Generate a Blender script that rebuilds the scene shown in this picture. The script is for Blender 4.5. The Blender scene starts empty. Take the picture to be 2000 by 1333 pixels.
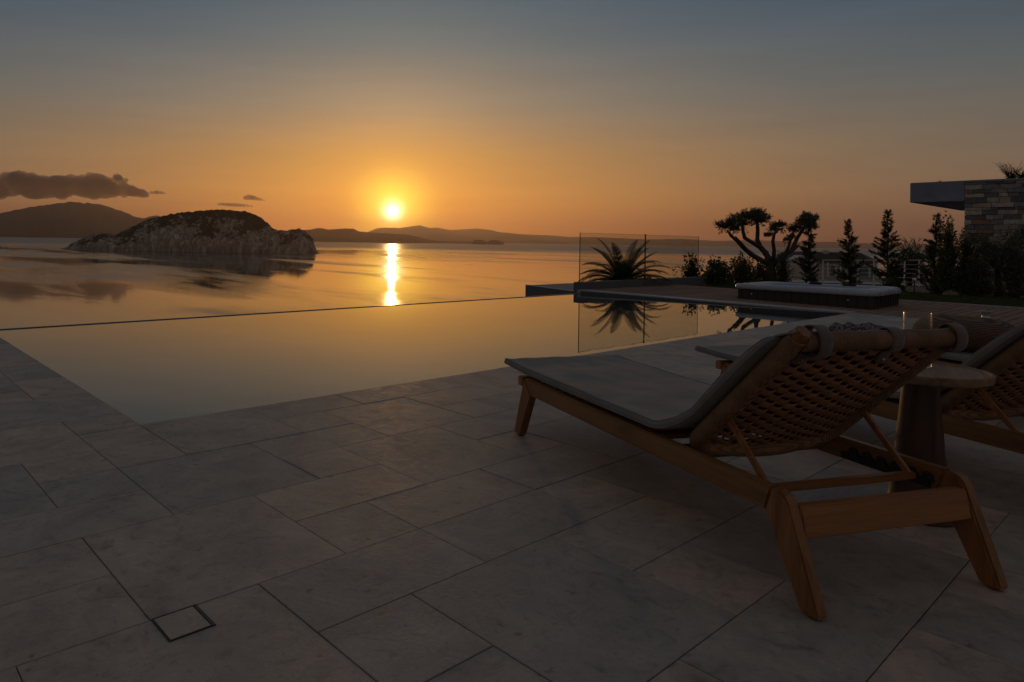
import bpy, bmesh, math, random
import numpy as np
from mathutils import Vector, Matrix, noise as mnoise

SC = bpy.context.scene
COL = SC.collection
R = math.radians

# ------------------------------------------------------------------ camera
FPX, YAW, Y0, RHO, CX = 1340.4, R(50.678), 470.19, 0.015118, 766.0      # in pixels of the 2000 px wide photograph
FW = Vector((math.cos(YAW), math.sin(YAW), 0)); RT = Vector((math.sin(YAW), -math.cos(YAW), 0)); UPV = Vector((0, 0, 1))
IX = RT * math.cos(RHO) + UPV * math.sin(RHO); IU = UPV * math.cos(RHO) - RT * math.sin(RHO)
EYE = Vector((0, 0, 1.0))
cam_d = bpy.data.cameras.new('camera'); cam = bpy.data.objects.new('camera', cam_d); COL.objects.link(cam)
m = Matrix((IX, IU, -FW)).transposed().to_4x4(); m.translation = EYE
cam.matrix_world = m
cam_d.sensor_width = 36; cam_d.lens = 36 * FPX / 2000
cam_d.shift_x = (1000 - CX) / 2000; cam_d.shift_y = (Y0 - 666.5) / 2000
cam_d.clip_start = 0.05; cam_d.clip_end = 200000
SC.camera = cam

def at(x, y, fwd):
    """world point at photograph pixel x, y and forward distance fwd (a survey helper: real place, real distance)"""
    d = FW * FPX + IX * (x - CX) - IU * (y - Y0)
    return EYE + d * (fwd / FPX)

# ------------------------------------------------------------------ light
SUN_EL = math.atan((470.3 - 414) / FPX)
SUN = Vector((FW.x * math.cos(SUN_EL), FW.y * math.cos(SUN_EL), math.sin(SUN_EL)))
def lin(r, g, b):
    f = lambda c: (c / 255 / 12.92) if c / 255 <= .04045 else ((c / 255 + .055) / 1.055) ** 2.4
    return (f(r), f(g), f(b), 1)

world = bpy.data.worlds.new('World'); SC.world = world; world.use_nodes = True
wt = world.node_tree; wt.nodes.clear()
def wn(t, **k):
    n = wt.nodes.new(t)
    for a, b in k.items(): setattr(n, a, b)
    return n
def wmath(op, a, b=None, c=None, clamp=False):
    n = wn('ShaderNodeMath', operation=op, use_clamp=clamp)
    for i, v in enumerate((a, b, c)):
        if v is None: continue
        if isinstance(v, (int, float)): n.inputs[i].default_value = v
        else: wt.links.new(v, n.inputs[i])
    return n.outputs[0]
def wramp(fac, stops, interp='B_SPLINE'):
    n = wn('ShaderNodeValToRGB'); n.color_ramp.interpolation = interp
    el = n.color_ramp.elements
    while len(el) < len(stops): el.new(0.5)
    for e, (p, c) in zip(el, stops): e.position = p; e.color = c
    wt.links.new(fac, n.inputs[0]); return n.outputs[0]
def wmix(kind, fac, a, b):
    n = wn('ShaderNodeMix', data_type='RGBA', blend_type=kind)
    for i, v in ((0, fac), (6, a), (7, b)):
        if isinstance(v, (int, float, tuple)): n.inputs[i].default_value = v
        else: wt.links.new(v, n.inputs[i])
    return n.outputs[2]
tc = wn('ShaderNodeTexCoord'); nv = wn('ShaderNodeVectorMath', operation='NORMALIZE')
wt.links.new(tc.outputs['Generated'], nv.inputs[0])
sp = wn('ShaderNodeSeparateXYZ'); wt.links.new(nv.outputs[0], sp.inputs[0])
X, Y, Z = sp.outputs
zc = wmath('MAXIMUM', Z, 0.0); T = wmath('POWER', zc, 0.5)
hl = wmath('SQRT', wmath('ADD', wmath('MULTIPLY', X, X), wmath('ADD', wmath('MULTIPLY', Y, Y), 1e-6)))
hd = wmath('DIVIDE', wmath('ADD', wmath('MULTIPLY', X, FW.x), wmath('MULTIPLY', Y, FW.y)), hl)
az = wmath('MULTIPLY', wmath('ARCCOSINE', wmath('MINIMUM', hd, 0.99999)), 57.2958)
W = wmath('EXPONENT', wmath('MULTIPLY', wmath('POWER', wmath('DIVIDE', az, 25.0), 1.6), -1.0))
def tpos(e): return math.sin(R(e)) ** 0.5
near = wramp(T, [(0.0, lin(196, 100, 40)), (tpos(1.2), lin(216, 122, 44)), (tpos(4), lin(214, 142, 60)), (tpos(7), lin(184, 132, 68)),
                 (tpos(11), lin(142, 126, 104)), (tpos(16), lin(97, 107, 107)), (tpos(21), lin(66, 89, 100)), (tpos(50), lin(72, 80, 90)), (1.0, lin(70, 74, 80))], 'LINEAR')
far = wramp(T, [(0.0, lin(96, 74, 66)), (tpos(1.2), lin(106, 82, 72)), (tpos(3.5), lin(114, 94, 78)), (tpos(7), lin(104, 96, 85)),
                (tpos(12), lin(78, 87, 90)), (tpos(20), lin(46, 68, 90)), (tpos(50), lin(64, 74, 86)), (1.0, lin(70, 74, 80))], 'LINEAR')
back = wramp(T, [(0.0, lin(80, 64, 55)), (tpos(10), lin(96, 80, 70)), (tpos(40), lin(84, 80, 78)), (1.0, lin(70, 74, 80))], 'LINEAR')
bk = wmath('MULTIPLY_ADD', az, 1 / 70.0, -50 / 70.0, clamp=True)
sky = wmix('MIX', W, wmix('MIX', bk, far, back), near)
# halo of the sun itself
dt = wn('ShaderNodeVectorMath', operation='DOT_PRODUCT'); wt.links.new(nv.outputs[0], dt.inputs[0]); dt.inputs[1].default_value = SUN
g = wmath('MULTIPLY', wmath('ARCCOSINE', wmath('MINIMUM', dt.outputs['Value'], 0.9999999)), 57.2958)
def gauss(w, p=2.0): return wmath('EXPONENT', wmath('MULTIPLY', wmath('POWER', wmath('DIVIDE', g, w), p), -1.0))
def scale(col, fac):
    n = wn('ShaderNodeVectorMath', operation='SCALE'); n.inputs[0].default_value = col[:3]; wt.links.new(fac, n.inputs['Scale']); return n.outputs[0]
def vadd(a, b):
    n = wn('ShaderNodeVectorMath', operation='ADD'); wt.links.new(a, n.inputs[0]); wt.links.new(b, n.inputs[1]); return n.outputs[0]
halo = vadd(vadd(scale((6.0, 5.0, 3.6), gauss(0.50, 1.35)), scale((1.0, 0.80, 0.06), gauss(2.6, 2.2))), scale((0.34, 0.14, 0.004), gauss(6.2, 1.5)))
# faint streaks of thin high haze
mp = wn('ShaderNodeMapping'); mp.inputs['Scale'].default_value = (2.0, 2.0, 26.0); wt.links.new(nv.outputs[0], mp.inputs[0])
nz = wn('ShaderNodeTexNoise'); nz.inputs['Scale'].default_value = 2.2; nz.inputs['Detail'].default_value = 4; wt.links.new(mp.outputs[0], nz.inputs['Vector'])
st = wmath('MULTIPLY_ADD', nz.outputs['Fac'], 0.22, 0.89)
skyv = wn('ShaderNodeVectorMath', operation='SCALE'); wt.links.new(sky, skyv.inputs[0]); wt.links.new(st, skyv.inputs['Scale'])
tot = vadd(skyv.outputs[0], halo)
# the physical sky adds its own low blue dusk light
ns = wn('ShaderNodeTexSky', sky_type='NISHITA', sun_disc=False, sun_elevation=SUN_EL, sun_rotation=math.pi / 2 - YAW, air_density=1.0, dust_density=2.0, ozone_density=2.0)
ns_s = wn('ShaderNodeVectorMath', operation='SCALE'); wt.links.new(ns.outputs[0], ns_s.inputs[0]); ns_s.inputs['Scale'].default_value = 0.006
tot = vadd(tot, ns_s.outputs[0])
bg = wn('ShaderNodeBackground'); bg.inputs['Strength'].default_value = 1.0
wo = wn('ShaderNodeOutputWorld'); wt.links.new(tot, bg.inputs[0]); wt.links.new(bg.outputs[0], wo.inputs[0])

sl = bpy.data.lights.new('sun', 'SUN'); sl.energy = 0.5; sl.angle = R(0.5); sl.color = (1.0, 0.50, 0.17)
so = bpy.data.objects.new('sun', sl); COL.objects.link(so); so.rotation_euler = SUN.to_track_quat('Z', 'Y').to_euler(); so.location = (0, 0, 30)

SC.view_settings.view_transform = 'Standard'; SC.view_settings.look = 'None'
SC.view_settings.exposure = 0.14; SC.view_settings.gamma = 1; SC.view_settings.use_curve_mapping = False
SC.render.engine = 'CYCLES'
SC.cycles.use_denoising = True
SC.cycles.max_bounces = 8; SC.cycles.transparent_max_bounces = 16
SC.cycles.caustics_reflective = False; SC.cycles.caustics_refractive = False
SC.cycles.sample_clamp_indirect = 4

# ------------------------------------------------------------------ helpers
rnd = random.Random(7)
def nz3(x, y, z=0.0): return mnoise.noise(Vector((x, y, z)))
def fbm(x, y, z=0.0, o=4):
    s = 0; a = 1; f = 1
    for _ in range(o): s += a * mnoise.noise(Vector((x * f, y * f, z * f + 3.1 * _))); a *= .5; f *= 2.03
    return s

class MB:
    def __init__(s): s.v = []; s.f = []
    def add(s, vs, fs):
        o = len(s.v); s.v += [tuple(v) for v in vs]; s.f += [tuple(i + o for i in f) for f in fs]; return s
    def box(s, a, b):
        x0, y0, z0 = a; x1, y1, z1 = b
        return s.add([(x0, y0, z0), (x1, y0, z0), (x1, y1, z0), (x0, y1, z0), (x0, y0, z1), (x1, y0, z1), (x1, y1, z1), (x0, y1, z1)],
                     [(0, 3, 2, 1), (4, 5, 6, 7), (0, 1, 5, 4), (1, 2, 6, 5), (2, 3, 7, 6), (3, 0, 4, 7)])
    def prism_x(s, poly, x0, x1):
        """poly in (y, z) extruded from x0 to x1"""
        n = len(poly)
        vs = [(x0, y, z) for y, z in poly] + [(x1, y, z) for y, z in poly]
        return s.add(vs, [tuple(range(n)), tuple(range(2 * n - 1, n - 1, -1))] + [(i, i + n, (i + 1) % n + n, (i + 1) % n) for i in range(n)])
    def prism_z(s, poly, z0, z1):
        n = len(poly)
        vs = [(x, y, z0) for x, y in poly] + [(x, y, z1) for x, y in poly]
        return s.add(vs, [tuple(range(n - 1, -1, -1)), tuple(range(n, 2 * n))] + [(i, (i + 1) % n, (i + 1) % n + n, i + n) for i in range(n)])
    def tube(s, pts, rad, n=8, flat=1.0, up=None, caps=True):
        pts = [Vector(p) for p in pts]
        if not hasattr(rad, '__len__'): rad = [rad] * len(pts)
        prev = None; rings = []
        for i, p in enumerate(pts):
            d = (pts[min(i + 1, len(pts) - 1)] - pts[max(i - 1, 0)]).normalized()
            u = Vector(up) if up else (prev if prev else (Vector((0, 0, 1)) if abs(d.z) < .9 else Vector((1, 0, 0))))
            u = (u - d * u.dot(d)).normalized(); w = d.cross(u); prev = u
            rings.append([p + (u * math.cos(2 * math.pi * k / n) * flat + w * math.sin(2 * math.pi * k / n)) * rad[i] for k in range(n)])
        vs = [v for r in rings for v in r]; fs = []
        for i in range(len(pts) - 1):
            for k in range(n):
                fs.append((i * n + k, i * n + (k + 1) % n, (i + 1) * n + (k + 1) % n, (i + 1) * n + k))
        if caps: fs += [tuple(range(n - 1, -1, -1)), tuple(range((len(pts) - 1) * n, len(pts) * n))]
        return s.add(vs, fs)
    def lathe(s, prof, n=40, c=(0, 0, 0)):
        vs = [(c[0] + r * math.cos(2 * math.pi * k / n), c[1] + r * math.sin(2 * math.pi * k / n), c[2] + z) for r, z in prof for k in range(n)]
        fs = [(i * n + k, i * n + (k + 1) % n, (i + 1) * n + (k + 1) % n, (i + 1) * n + k) for i in range(len(prof) - 1) for k in range(n)]
        if prof[0][0] > 1e-5: fs.append(tuple(range(n - 1, -1, -1)))
        if prof[-1][0] > 1e-5: fs.append(tuple(range((len(prof) - 1) * n, len(prof) * n)))
        return s.add(vs, fs)
    def grid(s, P):
        nu = len(P); nvv = len(P[0])
        vs = [p for row in P for p in row]
        return s.add(vs, [(i * nvv + j, (i + 1) * nvv + j, (i + 1) * nvv + j + 1, i * nvv + j + 1) for i in range(nu - 1) for j in range(nvv - 1)])
    def build(s, name, mat, parent=None, smooth=False, bevel=0.0, seg=2, auto=None):
        me = bpy.data.meshes.new(name); me.from_pydata(s.v, [], s.f); me.materials.append(mat); me.update()
        bm = bmesh.new(); bm.from_mesh(me); bmesh.ops.recalc_face_normals(bm, faces=bm.faces)
        if bevel > 0: bmesh.ops.bevel(bm, geom=[e for e in bm.edges if len(e.link_faces) == 2 and e.calc_face_angle(0) > .45], offset=bevel, segments=seg, affect='EDGES', clamp_overlap=True)
        bm.to_mesh(me); bm.free()
        o = bpy.data.objects.new(name, me); COL.objects.link(o)
        if smooth:
            for p in me.polygons: p.use_smooth = True
            if auto is not None: me.set_sharp_from_angle(angle=R(auto))
        if parent: o.parent = parent
        return o
def raw(name, verts, faces, mat, parent=None, smooth=False):
    me = bpy.data.meshes.new(name); me.from_pydata(verts, [], faces); me.materials.append(mat); me.update()
    if smooth:
        for p in me.polygons: p.use_smooth = True
    o = bpy.data.objects.new(name, me); COL.objects.link(o)
    if parent: o.parent = parent
    return o
def tag(o, label=None, cat=None, group=None, kind=None):
    if label: o['label'] = label
    if cat: o['category'] = cat
    if group: o['group'] = group
    if kind: o['kind'] = kind
    return o
def empty(name, loc=(0, 0, 0), rz=0.0, label=None, cat=None, group=None):
    o = bpy.data.objects.new(name, None); COL.objects.link(o); o.location = loc; o.rotation_euler = (0, 0, rz); o.empty_display_size = .2
    return tag(o, label, cat, group)
def copy_tree(o, parent=None):
    c = o.copy(); COL.objects.link(c)
    if parent: c.parent = parent
    for ch in list(o.children): copy_tree(ch, c)
    return c

# ------------------------------------------------------------------ materials
class MT:
    def __init__(s, name, base=(.5, .5, .5), rough=.6, spec=.5, metal=0.0):
        s.m = bpy.data.materials.new(name); s.m.use_nodes = True; s.t = s.m.node_tree
        s.b = s.t.nodes['Principled BSDF']; s.out = s.t.nodes['Material Output']
        s.b.inputs['Base Color'].default_value = (*base, 1); s.b.inputs['Roughness'].default_value = rough
        s.b.inputs['Specular IOR Level'].default_value = spec; s.b.inputs['Metallic'].default_value = metal
    def n(s, t, **k):
        x = s.t.nodes.new(t)
        for a, b in k.items(): setattr(x, a, b)
        return x
    def l(s, a, b): s.t.links.new(a, b); return s
    def coord(s, kind='Object', scale=(1, 1, 1), rot=(0, 0, 0)):
        c = s.n('ShaderNodeTexCoord'); p = s.n('ShaderNodeMapping'); p.inputs['Scale'].default_value = scale; p.inputs['Rotation'].default_value = rot
        s.l(c.outputs[kind], p.inputs[0]); return p.outputs[0]
    def noise(s, vec, scale=5, detail=4, rough=.55, dist=0.0):
        x = s.n('ShaderNodeTexNoise'); x.inputs['Scale'].default_value = scale; x.inputs['Detail'].default_value = detail
        x.inputs['Roughness'].default_value = rough; x.inputs['Distortion'].default_value = dist; s.l(vec, x.inputs['Vector']); return x.outputs['Fac']
    def ramp(s, fac, stops, interp='LINEAR'):
        x = s.n('ShaderNodeValToRGB'); x.color_ramp.interpolation = interp; el = x.color_ramp.elements
        while len(el) < len(stops): el.new(.5)
        for e, (p, c) in zip(el, stops): e.position = p; e.color = (*c, 1) if len(c) == 3 else c
        s.l(fac, x.inputs[0]); return x.outputs[0]
    def mr(s, fac, a, b, c, d):
        x = s.n('ShaderNodeMapRange'); s.l(fac, x.inputs[0])
        for i, v in enumerate((a, b, c, d)): x.inputs[i + 1].default_value = v
        return x.outputs[0]
    def mix(s, kind, fac, a, b):
        x = s.n('ShaderNodeMix', data_type='RGBA', blend_type=kind)
        for i, v in ((0, fac), (6, a), (7, b)):
            if isinstance(v, (int, float)): x.inputs[i].default_value = v
            elif isinstance(v, tuple): x.inputs[i].default_value = (*v, 1) if len(v) == 3 else v
            else: s.l(v, x.inputs[i])
        return x.outputs[2]
    def math(s, op, a, b=None):
        x = s.n('ShaderNodeMath', operation=op)
        for i, v in enumerate((a, b)):
            if v is None: continue
            if isinstance(v, (int, float)): x.inputs[i].default_value = v
            else: s.l(v, x.inputs[i])
        return x.outputs[0]
    def col(s, c): s.l(c, s.b.inputs['Base Color']); return s
    def rough(s, c): s.l(c, s.b.inputs['Roughness']); return s
    def bump(s, h, strength=.3, dist=.01):
        x = s.n('ShaderNodeBump'); x.inputs['Strength'].default_value = strength; x.inputs['Distance'].default_value = dist
        s.l(h, x.inputs['Height']); s.l(x.outputs[0], s.b.inputs['Normal']); return s
    def island(s): return s.n('ShaderNodeNewGeometry').outputs['Random Per Island']
def sc3(c, k): return tuple(min(1, x * k) for x in c)

def stone_mat():
    m = MT('stone_paving', rough=.5)
    v = m.coord(scale=(1, 1, 1)); isl = m.island()
    hs = m.n('ShaderNodeCombineXYZ'); m.l(isl, hs.inputs[0]); m.l(m.math('MULTIPLY', isl, 37.0), hs.inputs[1]); m.l(m.math('MULTIPLY', isl, 11.0), hs.inputs[2])
    av = m.n('ShaderNodeVectorMath', operation='ADD'); m.l(v, av.inputs[0]); sc = m.n('ShaderNodeVectorMath', operation='SCALE'); m.l(hs.outputs[0], sc.inputs[0]); sc.inputs['Scale'].default_value = 9.0
    m.l(sc.outputs[0], av.inputs[1]); vv = av.outputs[0]
    n1 = m.noise(vv, 3.4, 7, .66, .8); n2 = m.noise(vv, 11, 6, .65, 1.2); n3 = m.noise(vv, 60, 3, .6)
    base = m.ramp(n1, [(.3, (.29, .262, .235)), (.5, (.40, .352, .304)), (.7, (.50, .425, .355))])
    base = m.mix('MULTIPLY', .85, base, m.ramp(n2, [(.3, (.58, .57, .58)), (.46, (.95, .95, .95)), (.60, (1, 1, 1)), (.74, (1.30, 1.18, 1.04))]))
    base = m.mix('MULTIPLY', 1.0, base, m.ramp(isl, [(0, (.86, .88, .90)), (.25, (.94, .95, .95)), (.5, (1.02, 1.0, .97)), (.75, (1.10, 1.03, .98)), (1, (1.20, 1.08, 1.0))]))
    vo = m.n('ShaderNodeTexVoronoi'); vo.inputs['Scale'].default_value = 7; m.l(vv, vo.inputs['Vector'])
    sp_ = m.ramp(m.mix('ADD', .6, vo.outputs['Distance'], n3), [(.30, (.45, .42, .4)), (.40, (1, 1, 1))])
    base = m.mix('MULTIPLY', .7, base, sp_)
    n4 = m.noise(vv, 34, 5, .75, 2.0); base = m.mix('MULTIPLY', .8, base, m.ramp(n4, [(.32, (.66, .64, .62)), (.45, (1, 1, 1)), (.6, (1, 1, 1)), (.72, (1.22, 1.16, 1.08))])); m.col(base)
    m.rough(m.mr(n2, .25, .75, .50, .76)); m.b.inputs['Specular IOR Level'].default_value = .42
    m.bump(m.mix('ADD', .8, m.math('MULTIPLY', n2, .5), n3), .35, .003); return m.m
def wood_mat(name, c, axis=1, rough=.45, dark=.55, island=True):
    m = MT(name, rough=rough); s = [14, 14, 14]; s[axis] = .9
    v = m.coord(scale=tuple(s))
    if island:
        isl = m.island(); av = m.n('ShaderNodeVectorMath', operation='ADD'); m.l(v, av.inputs[0]); cb = m.n('ShaderNodeCombineXYZ')
        for i, k in enumerate((13.0, 5.0, 29.0)): m.l(m.math('MULTIPLY', isl, k), cb.inputs[i])
        m.l(cb.outputs[0], av.inputs[1]); v = av.outputs[0]
    n1 = m.noise(v, 1.6, 6, .6, .9); n2 = m.noise(v, 9, 3, .6)
    base = m.ramp(n1, [(.28, sc3(c, dark)), (.5, c), (.72, sc3(c, 1.35))])
    base = m.mix('MULTIPLY', .5, base, m.ramp(n2, [(.3, (.6, .6, .6)), (.6, (1, 1, 1))]))
    if island: base = m.mix('MULTIPLY', 1, base, m.ramp(isl, [(0, (.82, .82, .84)), (1, (1.12, 1.08, 1.02))]))
    m.col(base); m.rough(m.mr(n1, .3, .7, rough - .07, rough + .12)); m.bump(n2, .25, .003); return m.m
def fabric_mat(name, c, scale=260, rough=.85):
    m = MT(name, rough=rough, spec=.25); v = m.coord()
    w1 = m.n('ShaderNodeTexWave', wave_type='BANDS', bands_direction='X'); w1.inputs['Scale'].default_value = scale / 6.3; m.l(v, w1.inputs[0])
    w2 = m.n('ShaderNodeTexWave', wave_type='BANDS', bands_direction='Y'); w2.inputs['Scale'].default_value = scale / 6.3; m.l(v, w2.inputs[0])
    n1 = m.noise(v, 6, 4, .6); n2 = m.noise(v, 3.2, 3, .5, 1.5)
    m.col(m.ramp(n1, [(.3, sc3(c, .82)), (.7, sc3(c, 1.15))]))
    h = m.mix('ADD', .5, m.mix('MULTIPLY', 1, w1.outputs['Fac'], w2.outputs['Fac']), m.math('MULTIPLY', n2, 6.0)); m.bump(h, .4, .004)
    m.b.inputs['Sheen Weight'].default_value = .25; return m.m
def rope_mat(name, c, scale=90):
    m = MT(name, rough=.75, spec=.3); v = m.coord(); isl = m.island(); n1 = m.noise(v, 30, 4, .7); n2 = m.noise(v, 300, 2, .6)
    base = m.ramp(n1, [(.3, sc3(c, .65)), (.7, sc3(c, 1.3))])
    m.col(m.mix('MULTIPLY', 1, base, m.ramp(isl, [(0, (.8, .8, .8)), (1, (1.15, 1.12, 1.1))])))
    m.bump(m.mix('ADD', .5, n1, n2), .5, .003); return m.m
def wrap_mat(name, c, axis='Y', scale=55):
    m = MT(name, rough=.7, spec=.3); v = m.coord()
    w = m.n('ShaderNodeTexWave', wave_type='BANDS', bands_direction=axis); w.inputs['Scale'].default_value = scale; w.inputs['Distortion'].default_value = .6; w.inputs['Detail'].default_value = 2; m.l(v, w.inputs[0])
    n1 = m.noise(v, 14, 4, .6)
    m.col(m.mix('MULTIPLY', .8, m.ramp(n1, [(.3, sc3(c, .7)), (.7, sc3(c, 1.25))]), m.ramp(w.outputs['Fac'], [(.1, (.5, .5, .5)), (.6, (1, 1, 1))])))
    m.bump(w.outputs['Fac'], .6, .004); return m.m
def leaf_mat(name, a, b, rough=.5):
    m = MT(name, rough=rough, spec=.4); isl = m.island(); v = m.coord()
    n = m.noise(v, 2.5, 3); c = m.mix('MIX', m.math('MULTIPLY', m.math('ADD', isl, n), .55), a, b)
    m.col(c); m.b.inputs['Subsurface Weight'].default_value = 0
    # a little light passes through thin leaves
    tr = m.n('ShaderNodeBsdfTranslucent'); m.l(c, tr.inputs[0]); mx = m.n('ShaderNodeMixShader'); mx.inputs[0].default_value = .25
    m.l(m.b.outputs[0], mx.inputs[1]); m.l(tr.outputs[0], mx.inputs[2]); m.l(mx.outputs[0], m.out.inputs[0]); return m.m
def plain(name, c, rough=.6, spec=.5, metal=0.0, nscale=8, amt=.18, bump=.15, bd=.004):
    m = MT(name, rough=rough, spec=spec, metal=metal); v = m.coord(); n = m.noise(v, nscale, 5, .6)
    m.col(m.ramp(n, [(.3, sc3(c, 1 - amt)), (.7, sc3(c, 1 + amt))])); m.rough(m.mr(n, .3, .7, max(.02, rough - .08), min(1, rough + .08)))
    if bump: m.bump(n, bump, bd)
    return m.m
M = {}
M['stone'] = stone_mat()
M['grout'] = plain('grout', (.055, .052, .05), .9)
M['deck'] = wood_mat('deck_boards', (.30, .19, .13), 0, .95)
M['coping'] = plain('coping_stone', (.40, .38, .36), .5, nscale=20)
M['teak'] = wood_mat('teak', (.30, .15, .055), 1, .42)
M['teakx'] = wood_mat('teak_across', (.33, .15, .055), 0, .42)
M['teakz'] = wood_mat('teak_upright', (.32, .145, .052), 2, .40)
M['tabletop'] = wood_mat('table_wood', (.32, .20, .12), 0, .72, island=False)
M['stem'] = wood_mat('stem_wood', (.075, .042, .024), 2, .33, island=False)
M['cushion'] = fabric_mat('cushion_fabric', (.215, .205, .192))
M['strap'] = fabric_mat('strap_fabric', (.17, .14, .13), 400)
M['rope'] = rope_mat('rope_weave', (.36, .19, .115))
M['wrap'] = wrap_mat('rope_wrap', (.33, .20, .115), 'Y', 60)
M['wrapx'] = wrap_mat('rope_wrap_across', (.30, .175, .10), 'X', 60)
M['black'] = plain('black_plastic', (.02, .02, .022), .45)
M['concrete'] = plain('painted_concrete', (.13, .135, .15), .65, nscale=3)
M['steel'] = plain('steel', (.45, .45, .46), .32, metal=1.0, bump=0)
M['darksteel'] = plain('dark_metal', (.05, .048, .046), .4, metal=.7, bump=0)
M['brownsteel'] = plain('bronzed_metal', (.16, .12, .09), .35, metal=.3, bump=0)
M['pooltile'] = plain('pool_tile', (.05, .085, .11), .3, nscale=30)
M['soil'] = plain('soil', (.07, .055, .04), .95, nscale=3, amt=.35, bump=.6, bd=.05)
M['bark'] = plain('bark', (.085, .07, .06), .9, nscale=14, amt=.4, bump=.9, bd=.03)
M['olive'] = leaf_mat('olive_leaf', (.065, .085, .055), (.14, .16, .11))
M['conifer'] = leaf_mat('conifer_leaf', (.04, .062, .032), (.095, .115, .05))
M['shrub'] = leaf_mat('shrub_leaf', (.04, .065, .025), (.12, .13, .045), .35)
M['cycad'] = leaf_mat('cycad_leaf', (.04, .062, .028), (.095, .105, .05), .35)
M['dry'] = plain('dry_twig', (.11, .085, .055), .9)
M['grass'] = leaf_mat('grass_blade', (.03, .055, .012), (.075, .11, .028))
exec_later = []

def glass_mat(name, tint=(.88, .90, .88), rough=.0, ior=1.45, base=0.0):
    m = MT(name); g_ = m.n('ShaderNodeBsdfGlossy'); g_.inputs['Roughness'].default_value = rough + .01; g_.inputs[0].default_value = (1, 1, 1, 1)
    t_ = m.n('ShaderNodeBsdfTransparent'); t_.inputs[0].default_value = (*tint, 1)
    f_ = m.n('ShaderNodeFresnel'); f_.inputs[0].default_value = ior; x = m.n('ShaderNodeMixShader')
    ge = m.n('ShaderNodeNewGeometry'); m.l(m.math('MULTIPLY', f_.outputs[0], m.math('SUBTRACT', 1.0, ge.outputs['Backfacing'])), x.inputs[0]); m.l(t_.outputs[0], x.inputs[1]); m.l(g_.outputs[0], x.inputs[2]); m.l(x.outputs[0], m.out.inputs[0]); return m.m
M['glass'] = glass_mat('clear_glass', (.89, .90, .89)); 
mv_ = MT('vase_glass'); gb_ = mv_.n('ShaderNodeBsdfGlossy'); gb_.inputs['Roughness'].default_value = .16; gt_ = mv_.n('ShaderNodeBsdfTransparent'); gt_.inputs[0].default_value = (.95, .95, .94, 1)
lw_ = mv_.n('ShaderNodeLayerWeight'); lw_.inputs[0].default_value = .5; gx_ = mv_.n('ShaderNodeMixShader')
mv_.l(mv_.math('ADD', mv_.math('MULTIPLY', mv_.math('POWER', lw_.outputs['Facing'], 3.0), .75), .04), gx_.inputs[0])
mv_.l(gt_.outputs[0], gx_.inputs[1]); mv_.l(gb_.outputs[0], gx_.inputs[2]); mv_.l(gx_.outputs[0], mv_.out.inputs[0]); M['vase'] = mv_.m

def water_mat(name, deep, pool):
    m = MT(name, base=deep, rough=.05); m.b.inputs['IOR'].default_value = 1.6 if pool else 1.5
    if pool:
        v = m.coord(scale=(1, 1, 1), rot=(0, 0, -YAW)); v2 = m.n('ShaderNodeMapping'); v2.inputs['Scale'].default_value = (1.6, .55, 1); m.l(v, v2.inputs[0])
        n1 = m.noise(v2.outputs[0], 2.2, 3, .5, .4)
        m.b.inputs['Roughness'].default_value = .015; m.bump(n1, .10, .0032)
    else:
        v = m.coord(); v2 = m.n('ShaderNodeMapping'); v2.inputs['Rotation'].default_value = (0, 0, -YAW); v2.inputs['Scale'].default_value = (1 / 900, 1 / 2600, 1); m.l(v, v2.inputs[0])
        big = m.noise(v2.outputs[0], 1.6, 5, .6, 1.1)
        v3 = m.n('ShaderNodeMapping'); v3.inputs['Rotation'].default_value = (0, 0, -YAW - .1); v3.inputs['Scale'].default_value = (1 / 90, 1 / 420, 1); m.l(v, v3.inputs[0])
        mid = m.noise(v3.outputs[0], 1.3, 5, .65, .6)
        f = m.mix('ADD', .4, big, mid)
        ps = m.n('ShaderNodeNewGeometry'); ln = m.n('ShaderNodeVectorMath', operation='LENGTH'); m.l(ps.outputs['Position'], ln.inputs[0])
        openw = m.math('MULTIPLY', m.mr(m.math('ADD', ln.outputs['Value'], m.math('MULTIPLY', m.math('SUBTRACT', big, .5), 3500.0)), 1700, 3600, 0, 1), .36)
        m.rough(m.math('MAXIMUM', m.mr(f, .68, .80, .045, .25), openw))
        vs = m.n('ShaderNodeMapping'); vs.inputs['Rotation'].default_value = (0, 0, -YAW); vs.inputs['Scale'].default_value = (.10, .035, 1); m.l(v, vs.inputs[0])
        sm = m.noise(vs.outputs[0], 1.0, 4, .6, .3)
        h = m.mix('MULTIPLY', 1, sm, m.mr(f, .55, .85, .30, 1.2)); m.bump(h, .45, .16)
    return m.m

# ------------------------------------------------------------------ far setting: sea, mountains, island
SEA = -35.0
mb = MB(); rs = [0, 40, 120, 400, 1200, 4000, 12000, 29500]; N = 96
prev = None
vs = [(0, 0, SEA)]; fs = []
for ri, r in enumerate(rs[1:]):
    vs += [(r * math.cos(2 * math.pi * k / N), r * math.sin(2 * math.pi * k / N), SEA) for k in range(N)]
    o = 1 + ri * N
    for k in range(N):
        k2 = (k + 1) % N
        fs.append((0, o + k, o + k2) if ri == 0 else (o - N + k, o + k, o + k2, o - N + k2))
M['sea'] = water_mat('sea_water', (.035, .05, .058), False)
tag(raw('sea', vs, fs, M['sea']), kind='structure')

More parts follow.
